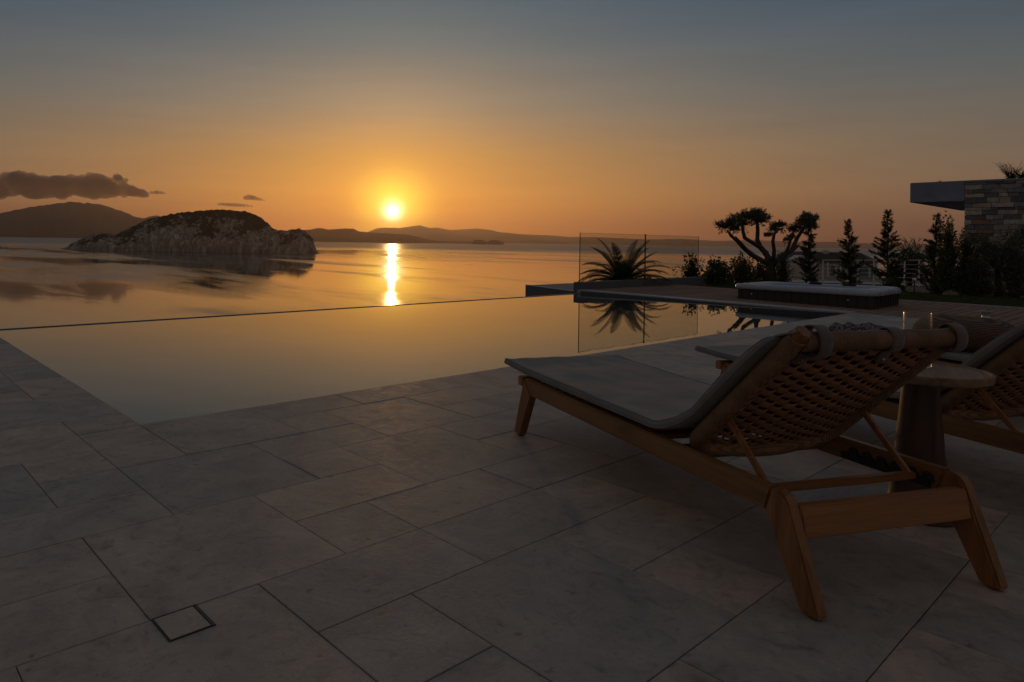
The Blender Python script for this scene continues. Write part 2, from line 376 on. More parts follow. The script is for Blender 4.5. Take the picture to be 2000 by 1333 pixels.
def hill_mat(name, c1, c2, rock=None):
    m = MT(name, rough=.95, spec=.1); v = m.coord()
    n = m.noise(v, .0012, 6, .6); m.col(m.ramp(n, [(.35, c1), (.6, c2)])); return m.m
M['hill'] = hill_mat('far_hill', (.045, .042, .032), (.085, .07, .05))
def ridge(name, prof, D, depth, rough=.12, label=None, n=140, jag=1.0):
    """a range of hills: prof = skyline in photograph pixels at distance D; a real heightfield with spurs running down"""
    xs = np.linspace(prof[0][0], prof[-1][0], n); ys = np.interp(xs, [p[0] for p in prof], [p[1] for p in prof])
    rows = []; K = 14
    for i, (x, y) in enumerate(zip(xs, ys)):
        c = at(x, y, D); hz = max(c.z - SEA, 0.5) * (1 + .035 * jag * fbm(x * .09, D * .001, 1))
        g0 = (c - EYE); g0.z = 0; gd = g0.normalized(); row = []
        for k in range(K + 1):
            t = k / K; s = t * 2 - 1
            h = hz * (1 - abs(s) ** 1.35)
            spur = 1 + .30 * fbm(x * .05, t * 1.7, D * .001) * (1 - (1 - abs(s)) ** 2)
            p = Vector((c.x, c.y, 0)) + gd * (s * depth * (.6 + .4 * hz / 300))
            row.append((p.x, p.y, SEA - 6 + (h + 6) * (spur if k not in (0, K) else 1) * (0 if k in (0, K) else 1)))
        rows.append(row)
    vs = [p for r_ in rows for p in r_]; kk = K + 1
    fs = [(i * kk + j, (i + 1) * kk + j, (i + 1) * kk + j + 1, i * kk + j + 1) for i in range(n - 1) for j in range(K)]
    return tag(raw(name, vs, fs, M['hill'], smooth=True), kind='structure', label=label)
ridge('mountain', [(-260, 440), (-150, 418), (-60, 428), (0, 417), (30, 410), (80, 402), (118, 397), (135, 394), (155, 396), (200, 400), (215, 406), (240, 413), (265, 424), (280, 427), (292, 423), (308, 421), (330, 428), (380, 450), (420, 459)], 13000, 1500)
ridge('headland', [(520, 464), (560, 456), (590, 450), (622, 446), (640, 448), (690, 446.5), (703, 453), (733, 455), (780, 457.5), (800, 459.5), (828, 466), (842, 469), (858, 471), (900, 471.6), (985, 472.5)], 11500, 500)
ridge('far_mountains', [(700, 462), (726, 450), (744, 444.5), (780, 446), (800, 443), (822, 440), (838, 446), (855, 444.5), (876, 450), (900, 448.5), (936, 446.5), (960, 450), (975, 453.5), (1020, 458), (1065, 459.5), (1110, 463), (1180, 464), (1260, 468), (1330, 467), (1400, 471), (1470, 469), (1560, 473), (1640, 473), (1720, 477), (1800, 477), (1900, 481), (2100, 485)], 28000, 1500, jag=.8)
for x0, x1, h_ in ((922, 950, 2.6), (952, 980, 2.0)):
    ridge('islet', [(x0, 473.0), (x0 + 5, 471.5 - h_), ((x0 + x1) / 2, 471.2 - h_), (x1 - 5, 471.9 - h_ * .7), (x1, 473.4)], 9800, 90, n=24, jag=.3)

def island():
    prof = [(122, 489), (135, 480), (150, 470), (163, 465), (180, 458), (196, 455.5), (212, 457), (226, 460), (240, 451), (255, 444), (272, 436), (290, 428), (320, 421), (345, 416), (375, 413), (405, 410), (432, 409), (455, 411), (480, 413), (498, 419), (510, 426), (522, 435), (530, 445), (545, 450), (560, 451), (572, 447.5), (584, 447), (594, 450), (603, 458), (611, 466), (610, 472), (603, 476), (607, 483), (618, 490.5)]
    # monotone x for the heightfield
    px_ = [p[0] for p in prof if not (603 <= p[0] < 611 and p[1] > 470)]; py_ = [p[1] for p in prof if not (603 <= p[0] < 611 and p[1] > 470)]
    n = 300; K = 90; rows = []
    order = np.argsort(px_); px_ = np.array(px_)[order]; py_ = np.array(py_)[order]
    for i in range(n):
        u = i / (n - 1); x = 118 + 504 * u; y = np.interp(x, px_, py_, left=491, right=493)
        Dc = 1790; c = at(x, y, Dc); H_ = max(c.z - SEA, 0)
        endt = min(1, u * 6, (1 - u) * 9); endt = max(endt, .02) ** .6
        row = []
        for k in range(K + 1):
            t = k / K                                   # 0 shore facing the terrace, .45 crest, 1 back shore
            shore = 1712 + (1 - endt) * 75 + 8 * fbm(u * 9, 3.3)
            back = 2010 - (1 - endt) * 150
            crest = Dc
            if t < .45: d = shore + (crest - shore) * (t / .45)
            else: d = crest + (back - crest) * ((t - .45) / .55)
            s = t / .45 if t < .45 else 1 - (t - .45) / .55
            g_ = fbm(u * 14, t * 2.2, .7, 5); cl = .5 + .5 * fbm(u * 7 + 3, t * .4, 2)
            pw = .42 + .5 * cl * (1 - min(1, abs(u - .62) * 2)) if t < .45 else 1.1
            h = H_ * (s ** max(.3, pw)) if s > 0 else 0
            h += H_ * .16 * g_ * math.sin(math.pi * min(1, s * 1.0)) * (1 if t < .45 else .5) + 3.0 * fbm(u * 60, t * 18, 5, 3) * min(1, s * 4)
            cc = at(x, 480, d)
            row.append((cc.x, cc.y, SEA - 2 + (h + 2 if s > .001 else 0)))
        rows.append(row)
    kk = K + 1
    vs = [p for r_ in rows for p in r_]
    fs = [(i * kk + j, (i + 1) * kk + j, (i + 1) * kk + j + 1, i * kk + j + 1) for i in range(n - 1) for j in range(K)]
    m = MT('island_rock', rough=.95, spec=.1); v = m.coord()
    ge = m.n('ShaderNodeNewGeometry'); sx = m.n('ShaderNodeSeparateXYZ'); m.l(ge.outputs['Normal'], sx.inputs[0]); po = m.n('ShaderNodeSeparateXYZ'); m.l(ge.outputs['Position'], po.inputs[0])
    n1 = m.noise(v, .016, 8, .70, .8); vz = m.coord(scale=(1, 1, .35)); n2 = m.noise(vz, .085, 7, .72, 1.0)
    rock = m.ramp(n2, [(.32, (.14, .11, .085)), (.5, (.34, .28, .22)), (.66, (.62, .57, .49))])
    veg = m.ramp(n2, [(.35, (.035, .035, .024)), (.65, (.11, .092, .06))])
    hz = m.mr(po.outputs[2], -35, 60, -.13, .13)
    k = m.math('ADD', m.math('ADD', m.math('MULTIPLY', sx.outputs[2], .42), hz), m.math('MULTIPLY', n1, 1.35))
    m.col(m.mix('MIX', m.mr(k, .91, .99, 0, 1), rock, veg)); m.bump(m.mix('ADD', .5, n1, n2), .8, 6)
    o = raw('island', vs, fs, m.m, smooth=False); M['island'] = m.m
    return tag(o, kind='structure')
island()
def sea_rock(x, y, fwd, w, h, seed):
    mb = MB(); c = at(x, y, fwd); c.z = SEA; rows = []
    for i in range(15):
        row = []
        for j in range(11):
            a = (i / 14 * 2 - 1); b = (j / 10 * 2 - 1); r_ = max(0, 1 - a * a - b * b)
            row.append((c.x + RT.x * a * w + FW.x * b * w * .6, c.y + RT.y * a * w + FW.y * b * w * .6, SEA - 1 + r_ ** .5 * h * (1 + .5 * fbm(a * 2 + seed, b * 2))))
        rows.append(row)
    return tag(mb.grid(rows).build('sea_rock', M['island']), kind='structure')
sea_rock(4, 487, 1750, 17, 6.5, 1); sea_rock(607, 481, 1905, 9, 9, 5)

def boat(x, y, L, label, grp=None):
    fwd = (1 - SEA) * FPX / (y - (Y0 + RHO * (x - CX))); c = at(x, y, fwd)
    e = empty('boat', (c.x, c.y, SEA + .0), YAW - R(90) + R(12), label, 'boat')
    hw = L * .16; n = 12; rows = []
    for i in range(n + 1):
        u = i / n; w_ = hw * (math.sin(math.pi * min(1, u * .55 + .28)) if u < .95 else .08) * (1 - max(0, u - .6) ** 1.5 * 2.2); w_ = max(.05, w_)
        x_ = (u - .5) * L; zz = .10 * L * (1 + .35 * u * u)
        rows.append([(x_, -w_, zz), (x_, -w_ * .75, .03 * L), (x_, 0, -.25), (x_, w_ * .75, .03 * L), (x_, w_, zz), (x_, 0, zz + .02), (x_, -w_, zz)])
    MB().grid(rows).build('hull', M['white'], e)
    MB().box((-L * .12, -hw * .6, L * .105), (L * .16, hw * .6, L * .19)).build('cabin', M['white'], e, bevel=.1)
    MB().box((-L * .10, -hw * .62, L * .14), (L * .165, hw * .62, L * .165)).build('window', M['black'], e)
    return e
M['white'] = plain('white_paint', (.75, .74, .72), .35, bump=0)
boat(444, 490.8, 9, 'small white motor boat moored under the middle of the island cliff')
boat(287, 500.5, 7, 'small white motor boat off the left half of the island')
boat(338, 501.0, 6, 'white skiff just right of another boat, off the dark left half of the island')

# clouds (outside the haze box)
def cloud(name, blobs, D, label, dens, vox, disp):
    vs = []; fs = []
    rr = random.Random(len(blobs) * 3 + 1)
    for (x, y, r_) in blobs:
        c = at(x, y, D * (1 + rr.uniform(-.012, .012))); rad = r_ * D / FPX
        bm = bmesh.new(); bmesh.ops.create_icosphere(bm, subdivisions=3, radius=rad)
        o = len(vs)
        for v in bm.verts:
            k = 1 + .28 * fbm(v.co.x / rad * 1.1 + x, v.co.y / rad * 1.1, v.co.z / rad * 1.1 + y, 4)
            vs.append((c.x + v.co.x * k * 1.35, c.y + v.co.y * k * 1.35, c.z + v.co.z * k * (.95 if v.co.z > 0 else .8)))
        fs += [tuple(v.index + o for v in f.verts) for f in bm.faces]; bm.free()
    mat = bpy.data.materials.new('cloud_vapour'); mat.use_nodes = True; t = mat.node_tree; t.nodes.clear()
    pv = t.nodes.new('ShaderNodeVolumePrincipled'); pv.inputs['Color'].default_value = (.42, .41, .52, 1); pv.inputs['Density'].default_value = dens; pv.inputs['Anisotropy'].default_value = .3
    ou = t.nodes.new('ShaderNodeOutputMaterial'); t.links.new(pv.outputs[0], ou.inputs['Volume'])
    o = raw(name, vs, fs, mat)
    md = o.modifiers.new('union', 'REMESH'); md.mode = 'VOXEL'; md.voxel_size = vox
    tx = bpy.data.textures.new('billow', 'CLOUDS'); tx.noise_scale = disp * 5; tx.noise_depth = 4
    d = o.modifiers.new('billow', 'DISPLACE'); d.texture = tx; d.strength = disp * 1.6; d.texture_coords = 'GLOBAL'; d.mid_level = .42
    return tag(o, label=label, cat='cloud')
rr = random.Random(4); big = []
for i in range(150):
    u = rr.random(); x = -40 + 325 * u
    top = np.interp(x, [-40, 15, 40, 75, 110, 150, 185, 215, 228, 240, 262, 290], [350, 336, 334, 345, 344, 342, 338, 350, 340, 352, 366, 378])
    bot = np.interp(x, [-40, 100, 200, 290], [388, 387, 386, 382]); r_ = rr.uniform(8.5, 14) * (1 if x < 215 else .6)
    y = rr.uniform(top + r_ * .75, max(top + r_ + .5, bot - r_ * .45)); big.append((x, y, r_))
cloud('cloud', big + [(232, 348, 6), (243, 353, 6), (262, 372, 6), (278, 374, 5)], 22000, 'long dark grey cloud bank with billowed top above the left mountain', .0050, 34, 62)
cloud('cloud', [(296, 377, 3.4), (305, 376.5, 4.5), (315, 377, 3.6), (322, 378, 2.2)], 22000, 'small dark cloud wisp off the right end of the long cloud bank', .008, 14, 16)
cloud('cloud', [(481, 387, 5), (488, 386, 6), (495, 387.5, 5.4), (502, 389, 4), (509, 390.5, 3), (515, 391.5, 2)], 22000, 'upper of two small dark clouds above the right part of the island', .008, 14, 14)
cloud('cloud', [(429, 399, 3.2), (436, 399.5, 3.8), (444, 400, 4.2), (452, 400.5, 4.4), (460, 401, 4.4), (468, 401.5, 4), (476, 402, 3.6), (484, 402.5, 3), (491, 403, 2.4)], 22000, 'lower and flatter of two small dark clouds above the island crest', .009, 10, 8)

hz = bpy.data.materials.new('haze_air'); hz.use_nodes = True; t_ = hz.node_tree; t_.nodes.clear()
pv = t_.nodes.new('ShaderNodeVolumePrincipled'); pv.inputs['Color'].default_value = (.82, .67, .58, 1); pv.inputs['Density'].default_value = 3.4e-5; pv.inputs['Anisotropy'].default_value = .70
ou = t_.nodes.new('ShaderNodeOutputMaterial'); t_.links.new(pv.outputs[0], ou.inputs['Volume'])
tag(MB().box((-30000, -30000, SEA - 9), (30000, 30000, 1000)).build('haze', hz), kind='stuff')

# ------------------------------------------------------------------ land around the terrace
def gz(x, y):
    base = -.35 if x < 11 else (-.55 if (x < 17 and y > 8.3) else -.05)
    if x > 18: base = -.05 - (x - 18) * .033
    yb = 8.35 if x < 11 else (10.4 + (x - 11) * .03 if x < 17 else 10.5 + (x - 17) * .3)
    drop = max(0, y - yb)
    z = base - (1.6 if x < 11 and y > 8.36 else 0) - drop * .55 + (fbm(x * .12, y * .12, 0) * min(2.0, drop * .2))
    if x < -2: z -= max(0, -2 - x) * 0.0
    return max(z, SEA - 3)
def axis(a, segs):
    out = [a]
    for end, step in segs:
        while out[-1] < end - 1e-6: out.append(min(end, out[-1] + step))
    return out
gx = axis(-60, [(-4, 8), (10.9, 2), (11.1, .2), (16.9, 1), (17.1, .1), (18, 1), (40, 2), (160, 6)]); gy = axis(-60, [(-6, 9), (8, 2), (8.34, .34), (8.38, .04), (12, .6), (40, 2), (130, 5)])
P = [[(x, y, gz(x, y)) for y in gy] for x in gx]
tag(MB().grid(P).build('hillside', M['soil'], smooth=False), kind='structure')

# ------------------------------------------------------------------ terrace paving
LX, LY, U = 1.285, 3.655, .3133
X_L, Y_N, Y_F = 1.292, 3.664, 8.20              # left pool edge, near pool edge, far pool edge
IMIN, IMAX, JMIN, JMAX = -14, 35, -22, 15
known = [(-1, 0, 1, 1), (-1, -1, 1, 1), (-3, -1, 2, 2), (-2, 1, 2, 2), (-1, 3, 1, 2), (-3, 3, 2, 1), (-4, 4, 3, 1), (-2, -2, 1, 1), (0, -2, 2, 2), (2, -2, 1, 1), (1, -3, 2, 1), (2, -1, 2, 1),
         (4, -1, 2, 1), (6, -1, 1, 1), (5, -2, 2, 1), (5, -3, 1, 1), (6, -3, 2, 1), (3, -3, 2, 2), (2, -5, 2, 2), (1, -4, 1, 1), (0, -5, 2, 1), (0, -6, 1, 1), (1, -6, 2, 1), (-2, -6, 2, 2),
         (-1, -4, 2, 2), (-2, -3, 1, 1), (-3, -4, 2, 1), (-4, -3, 2, 2), (-4, -5, 2, 1), (-4, -6, 2, 1), (-3, -8, 2, 2), (-1, -7, 2, 1), (-1, -8, 1, 1), (0, -9, 2, 2), (1, -7, 2, 1), (3, -7, 1, 1),
         (2, -8, 2, 1), (4, -8, 2, 2), (3, -6, 2, 1), (5, -6, 2, 2), (2, -9, 1, 1), (4, -4, 2, 1), (4, -5, 1, 1), (3, -10, 2, 2), (1, -10, 2, 1), (7, -2, 2, 2), (-1, -2, 1, 1), (-1, -10, 2, 2), (-3, -9, 2, 1)]
occ = {}; tiles = []
def free(i, j, w, h): return all((a, b) not in occ for a in range(i, i + w) for b in range(j, j + h)) and i + w <= IMAX
def inside(i, j): return not (i >= 0 and j >= 0)
def put(i, j, w, h):
    for a in range(i, i + w):
        for b in range(j, j + h): occ[(a, b)] = 1
    tiles.append((i, j, w, h))
for t in known:
    if free(*t): put(*t)
rt = random.Random(21)
for j in range(JMIN, JMAX):
    for i in range(IMIN, IMAX):
        if (i, j) in occ or not inside(i, j): continue
        opts = [(2, 2)] * 4 + [(2, 1)] * 4 + [(1, 2)] + [(1, 1)] * 2; rt.shuffle(opts)
        for w, h in opts + [(1, 1)]:
            if free(i, j, w, h) and all(inside(a, b) for a in range(i, i + w) for b in range(j, j + h)): put(i, j, w, h); break
X_R = 12.09
mb = MB(); gap = .0014; ch = .0018
for i, j, w, h in tiles:
    x0, x1 = LX + i * U + gap, LX + (i + w) * U - gap; y0, y1 = LY + j * U + gap, LY + (j + h) * U - gap
    if i + w == 0 and j + h > 0: x1 = X_L
    if j + h == 0 and i + w > 0: y1 = Y_N
    x1 = min(x1, X_R)
    if x0 > X_R - .03: continue
    dz = rt.uniform(-.0009, .0009); a, b = dz, -.02
    vs = [(x0, y0, b), (x1, y0, b), (x1, y1, b), (x0, y1, b), (x0, y0, a - ch), (x1, y0, a - ch), (x1, y1, a - ch), (x0, y1, a - ch),
          (x0 + ch, y0 + ch, a), (x1 - ch, y0 + ch, a), (x1 - ch, y1 - ch, a), (x0 + ch, y1 - ch, a)]
    fs = [(0, 1, 5, 4), (1, 2, 6, 5), (2, 3, 7, 6), (3, 0, 4, 7), (4, 5, 9, 8), (5, 6, 10, 9), (6, 7, 11, 10), (7, 4, 8, 11), (8, 9, 10, 11)]
    mb.add(vs, fs)
terrace = tag(mb.build('terrace_paving', M['stone']), kind='structure')
x0, y0 = LX + IMIN * U, LY + JMIN * U; y1 = LY + JMAX * U
tag(MB().prism_z([(x0, y0), (X_R, y0), (X_R, Y_N - .003), (X_L - .003, Y_N - .003), (X_L - .003, y1), (x0, y1)], -.3, -.007).build('terrace_bed', M['grout']), kind='structure')

# pool
DX0, DX1 = 11.60, 12.085                        # the deck edge runs very slightly askew
def deck_x(y): return DX0 + (DX1 - DX0) * (8.22 - y) / (8.22 - 3.66)
def deck_z(y): return .065 * max(0, min(1.2, (y - 3.66) / 4.56)) if y < 9 else .075
M['pool'] = water_mat('pool_water', (.05, .068, .070), True)
pw = [(X_L, Y_N, -.006), (deck_x(Y_N), Y_N, -.006), (deck_x(Y_F), Y_F, -.006), (X_L, Y_F, -.006)]
NXP, NYP = 40, 20; rows = []
for a in range(NXP + 1):
    row = []
    for b in range(NYP + 1):
        y = Y_N + (Y_F - Y_N) * b / NYP; x = X_L + (deck_x(y) + .02 - X_L) * a / NXP; row.append((x, y, -.006))
    rows.append(row)
tag(MB().grid(rows).build('pool_water', M['pool']), kind='structure')
mb = MB(); d = -1.35
mb.add([(X_L, Y_N, -.02), (12.09, Y_N, -.02), (DX0 + .02, Y_F, -.02), (X_L, Y_F, -.02), (X_L, Y_N, d), (12.09, Y_N, d), (DX0 + .02, Y_F, d), (X_L, Y_F, d)], [(4, 5, 6, 7), (0, 4, 5, 1), (1, 5, 6, 2), (2, 6, 7, 3), (3, 7, 4, 0)])
tag(mb.build('pool_basin', M['pooltile']), kind='structure')
w = MB(); w.prism_x([(Y_F, -.004), (Y_F + .010, .002), (Y_F + .045, .002), (Y_F + .055, -.02), (Y_F + .055, -1.9), (Y_F, -1.9)], X_L - .6, deck_x(Y_F) + .05)
tag(w.build('pool_rim', M['pooltile']), kind='structure')

# deck: boards run across, a pale stone strip along the pool
mb = MB(); by = -4.0; rd = random.Random(3)
while by < 8.28:
    b1 = min(by + .138, 8.285); g = .008
    xs0 = deck_x(max(3.66, min(8.22, by))) + .30 if by > 3.60 else 12.11
    xb = xs0
    while xb < 15.55:
        xe = min(15.55, xb + rd.uniform(2.0, 3.4));
        if 15.55 - xe < .4: xe = 15.55
        z0, z1 = deck_z(by + g), deck_z(b1 - g)
        vs = [(xb, by + g, z0), (xe - .003, by + g, z0), (xe - .003, b1 - g, z1), (xb, b1 - g, z1)]
        vs += [(a, b_, c_ - .024) for a, b_, c_ in vs]
        mb.add(vs, [(0, 1, 2, 3), (0, 4, 5, 1), (1, 5, 6, 2), (2, 6, 7, 3), (3, 7, 4, 0)]); xb = xe
    by += .142
tag(mb.build('wood_deck', M['deck']), kind='structure')
mb = MB()
mb.add([(12.1, -4, -.045), (15.55, -4, -.045), (15.55, 8.285, -.045), (11.66, 8.285, -.045), (12.1, 3.6, -.045)], [(0, 1, 2, 3, 4)])
tag(mb.build('deck_base', M['grout']), kind='structure')
mb = MB(); y = 3.675
while y < 8.2:
    y2 = min(y + .6, 8.285); a, b = deck_x(y), deck_x(y2 - .003); za, zb = deck_z(y) + .002, deck_z(y2) + .002
    vs = [(a, y, za), (a + .296, y, za), (b + .296, y2 - .003, zb), (b, y2 - .003, zb)]; vs += [(p, q, -.5 if i in (0, 3) else -.02) for i, (p, q, r_) in enumerate(vs)]
    mb.add(vs, [(0, 1, 2, 3), (0, 4, 5, 1), (1, 5, 6, 2), (2, 6, 7, 3), (3, 7, 4, 0)]); y = y2
tag(mb.build('pool_coping', M['coping'], bevel=.003, seg=1), 'pale stone strip between the pool and the wooden deck', 'coping')
mb = MB(); y = 3.675; ys = [3.675, 8.2]
mb.add([(deck_x(y) - .004, y, deck_z(y) - .018) for y in ys] + [(deck_x(y) - .004, y, -.4) for y in ys], [(0, 1, 3, 2)])
tag(mb.build('pool_side_face', M['pooltile']), kind='structure')
MBk = MB(); MBk.box((15.552, -4, -.1), (15.60, 8.285, .034))
tag(MBk.build('deck_kerb', M['coping'], bevel=.004, seg=1), 'thin pale edging strip between the deck and the lawn', 'edging')

# low wall with the glass fence on it
lw = []
for q in ((1026, 557.5), (1131, 571.5)):
    dd_ = FW * FPX + IX * (q[0] - CX) - IU * (q[1] - Y0); lw.append(EYE + dd_ * (-1.25 / dd_.z))
pA, pD = lw; dD = (pD - pA)
mbw = MB().prism_z([(pA.x, pA.y), (pD.x, pD.y), (pD.x + dD.x * .25, pD.y + dD.y * .25), (21, pD.y + dD.y * .25), (21, pA.y)], -6, -.25)
tag(mbw.build('retaining_wall', M['concrete'], bevel=.01), 'dark blue-grey top of a lower retaining wall beyond the far pool edge, left of the glass fence', 'wall')
nq = Vector((dD.y, -dD.x, 0)).normalized() * -.09
tag(MB().prism_z([(pA.x, pA.y), (pD.x, pD.y), (pD.x + nq.x, pD.y + nq.y), (pA.x + nq.x, pA.y + nq.y)], -.2498, -.235).build('wall_capping', M['coping']), 'thin pale capping strip running along the edge of the lower retaining wall', 'capping')
wl = MB().box((11.80, 8.302, -1.6), (16.86, 8.52, .206)); w_ = wl.build('low_wall', M['concrete'], bevel=.006); tag(w_, 'low dark blue-grey wall under the glass fence beyond the pool', 'wall')
ge_ = empty('glass_fence', (11.84, 8.41, .206), 0, 'clear frameless glass fence standing on the low wall', 'glass fence')
for a, b in ((.012, 2.468), (2.482, 4.935)):
    MB().box((a, -.006, .0), (b, .006, 1.005)).build('panel', M['glass'], ge_)
MB().box((.001, -.008, 0), (.0105, .008, 1.012)).build('post', M['brownsteel'], ge_, bevel=.001)
MB().box((2.4690, -.012, 0), (2.4810, .012, 1.0)).build('post', M['darksteel'], ge_)
MB().lathe([(0, 0), (.028, 0), (.028, .012), (.012, .022), (0, .022)], 16, (2.475, 0, 1.0)).build('cap', M['darksteel'], ge_)
MB().box((4.937, -.005, 0), (4.942, .005, 1.005)).build('post', M['brownsteel'], ge_)
MB().box((.0, -.0062, 1.0052), (4.935, .0062, 1.0095)).build('lit_edge_strip', M['brownsteel'], ge_)  # added bronzed strip drawing the lit line along the top of the glass


# ------------------------------------------------------------------ sun loungers
LA = Vector((2.042, .693, 0)); LR = R(-24.0)
def rot2(p, q): return Vector((LA.x + p * math.cos(LR) - q * math.sin(LR), LA.y + p * math.sin(LR) + q * math.cos(LR), 0))
WD = .70; HQ, HZ = .545, .318; BD = Vector((0, -.709, .705)).normalized(); BN = Vector((0, BD.z, -BD.y)); BL = .60
def bp(p, s, off=0.0):
    """point on the backrest: p across, s up the slope, off towards the sitter"""
    return Vector((p, HQ, HZ)) + BD * s + BN * off
def make_lounger():
    e = empty('sun_lounger')
    rz = .308; rb = .233
    rail = [(1.70, rb), (1.735, rz), (.155, rz), (.165, rb)]
    for x0, x1 in ((0, .036), (WD - .036, WD)):
        MB().prism_x([(1.655, rb), (1.735, rz), (.150, rz), (.172, rb)], x0, x1).build('side_rail', M['teak'], e, bevel=.005)
    def rear(x0, x1):
        arc = [(.1485, rz), (.128, rz - .001), (.108, rz - .008), (.094, rz - .022), (.084, rz - .045)]
        return MB().prism_x(arc + [(-.012, .012), (-.004, .004), (.042, .004), (.052, .014), (.1715, rb)], x0, x1)
    def front(x0, x1):
        return MB().prism_x([(1.6565, rb), (1.765, .012), (1.772, .004), (1.828, .004), (1.838, .012), (1.7365, rz - .0005)], x0, x1)
    for x0, x1 in ((-.0015, .0375), (WD - .0375, WD + .0015)):
        l = rear(x0, x1).build('leg', M['teakz'], e, bevel=.006); c = x0 + .0195
        MB().lathe([(0, 0), (.013, 0), (.013, .006), (0, .006)], 14, (c, .020, -.0005)).build('foot_pad', M['black'], l)
        l = front(x0, x1).build('leg', M['teakz'], e, bevel=.006)
        MB().lathe([(0, 0), (.015, 0), (.015, .006), (0, .006)], 14, (c, 1.80, -.0005)).build('foot_pad', M['black'], l)
    MB().prism_x([(.066, .186), (.100, .186), (.118, .270), (.084, .270)], .0372, WD - .0372).build('cross_bar', M['teakx'], e, bevel=.004)
    MB().box((.0, 1.752, .262), (WD, 1.800, .3095)).build('cross_bar', M['teakx'], e, bevel=.004)
    MB().box((.0372, .60, .238), (WD - .0372, .64, .285)).build('cross_bar', M['teakx'], e, bevel=.004)
    sm = MB(); y = .70
    while y < 1.73: sm.box((.0372, y, .283), (WD - .0372, y + .052, .301)); y += .072
    sm.build('seat_slats', M['teakx'], e, bevel=.003, seg=1)
    # notched racks on the inner faces of the rails
    for x0, x1 in ((.0362, .0520), (WD - .0520, WD - .0362)):
        poly = [(.50, .240), (.50, .262)]; y = .47
        while y > .20: poly += [(y, .262), (y - .004, .286), (y - .022, .284), (y - .034, .262)]; y -= .052
        poly += [(.19, .262), (.19, .240)]
        MB().prism_x(poly, x0, x1).build('notched_rack', M['black'], e, bevel=.001, seg=1)
    # backrest: a U of rope-wrapped rails, woven panel, props
    x0, x1 = .057, WD - .052
    path = [bp(x0, .600)] + [bp(x0, s) for s in np.linspace(.58, .05, 14)]
    for k in range(1, 9):
        a = k / 9 * math.pi / 2; path.append(bp(x0 + .075 * (1 - math.cos(a)), .05 - .075 * math.sin(a), -.006 * k / 9))
    nb = 12; path += [bp(x0 + .075 + (x1 - x0 - .15) * t, -.025, -.006 - .022 * math.sin(math.pi * t)) for t in np.linspace(0, 1, nb)]
    for k in range(8, 0, -1):
        a = k / 9 * math.pi / 2; path.append(bp(x1 - .075 * (1 - math.cos(a)), .05 - .075 * math.sin(a), -.006 * k / 9))
    path += [bp(x1, s) for s in np.linspace(.05, .58, 14)] + [bp(x1, .600)]
    # wrapped turns modelled as a finely ribbed tube
    fine = []; rad = []
    for a, b in zip(path[:-1], path[1:]):
        nn = max(2, int((b - a).length / .0045))
        for k in range(nn): fine.append(a.lerp(b, k / nn))
    fine.append(path[-1]); rad = [.0275 + (.0011 if k % 2 else 0) + .0005 * nz3(k * .4, 0) for k in range(len(fine))]
    MB().tube(fine, rad, 14).build('back_frame', M['wrap'], e, smooth=True)
    for xx in (x0, x1):
        MB().tube([bp(xx, .6002), bp(xx, .628)], [.0250, .0235], 8).build('end_cap', M['teakz'], e, bevel=.003)
    rows = MB(); NC = 14; NR = 28; xa, xb = x0 + .012, x1 - .012
    for r_ in range(NR):
        s = -.012 + (r_ + .5) * (.585 / NR); ph = r_ % 2; top = []; n = NC * 6
        loose = 1 if r_ > 4 else .68
        rings = []
        for k in range(n + 1):
            t = k / n; p = xa + (xb - xa) * t; w = math.sin(math.pi * (t * NC + ph)) ; sag = -.030 * math.sin(math.pi * t) * math.sin(math.pi * min(1, (s + .06) / .66)) ** .6
            off = sag + .0100 * w; ds = .0050 * math.cos(math.pi * (t * NC + ph)) + .002 * nz3(p * 20, s * 30)
            hw = (.0170 + .0022 * w) * loose; th = .0040
            c = bp(p, s + ds, off)
            rings.append([c + BD * hw, c + BD * hw * .5 - BN * th, c - BD * hw * .5 - BN * th, c - BD * hw, c + BN * th])
        vs = [v for q in rings for v in q]; fs = [(i * 5 + k, i * 5 + (k + 1) % 5, (i + 1) * 5 + (k + 1) % 5, (i + 1) * 5 + k) for i in range(n) for k in range(5)]
        rows.add(vs, fs)
    rows.build('woven_panel', M['rope'], e, smooth=True)
    cords = MB()
    for c_ in range(NC + 1):
        p = xa + (xb - xa) * c_ / NC
        cords.tube([bp(p, s, -.030 * math.sin(math.pi * c_ / NC) * math.sin(math.pi * min(1, (s + .06) / .66)) ** .6) for s in np.linspace(-.02, .57, 12)], .0035, 6)
    cords.build('warp_cords', M['rope'], e, smooth=True)
    rp = [bp(x0 + .012 + (x1 - x0 - .024) * t, .590, -.010) for t in np.linspace(0, 1, 130)]
    MB().tube(rp, [.0275 + (.001 if k % 2 else 0) for k in range(130)], 18).build('top_roll', M['wrapx'], e, smooth=True)
    for xx in (x0 + .018, x1 - .018):
        a = bp(xx, .185, -.018); b = Vector((xx, .235, .268)); mid = (a + b) / 2
        pr = MB(); d = (b - a).normalized(); u = Vector((1, 0, 0)); w = d.cross(u)
        ring = lambda c: [c + u * .009 + w * .009, c - u * .009 + w * .009, c - u * .009 - w * .009, c + u * .009 - w * .009]
        pr.add(ring(a) + ring(b), [(0, 1, 2, 3), (7, 6, 5, 4)] + [(i, i + 4, (i + 1) % 4 + 4, (i + 1) % 4) for i in range(4)])
        s_ = pr.build('back_prop', M['teakz'], e, bevel=.003)
        MB().lathe([(0, -.003), (.006, -.003), (.006, 0), (0, .001)], 10, (a.x, a.y, a.z)).build('bolt', M['steel'], s_)
    MB().box((.0535, .222, .255), (WD - .0535, .250, .277)).build('prop_bar', M['teakx'], e, bevel=.004)
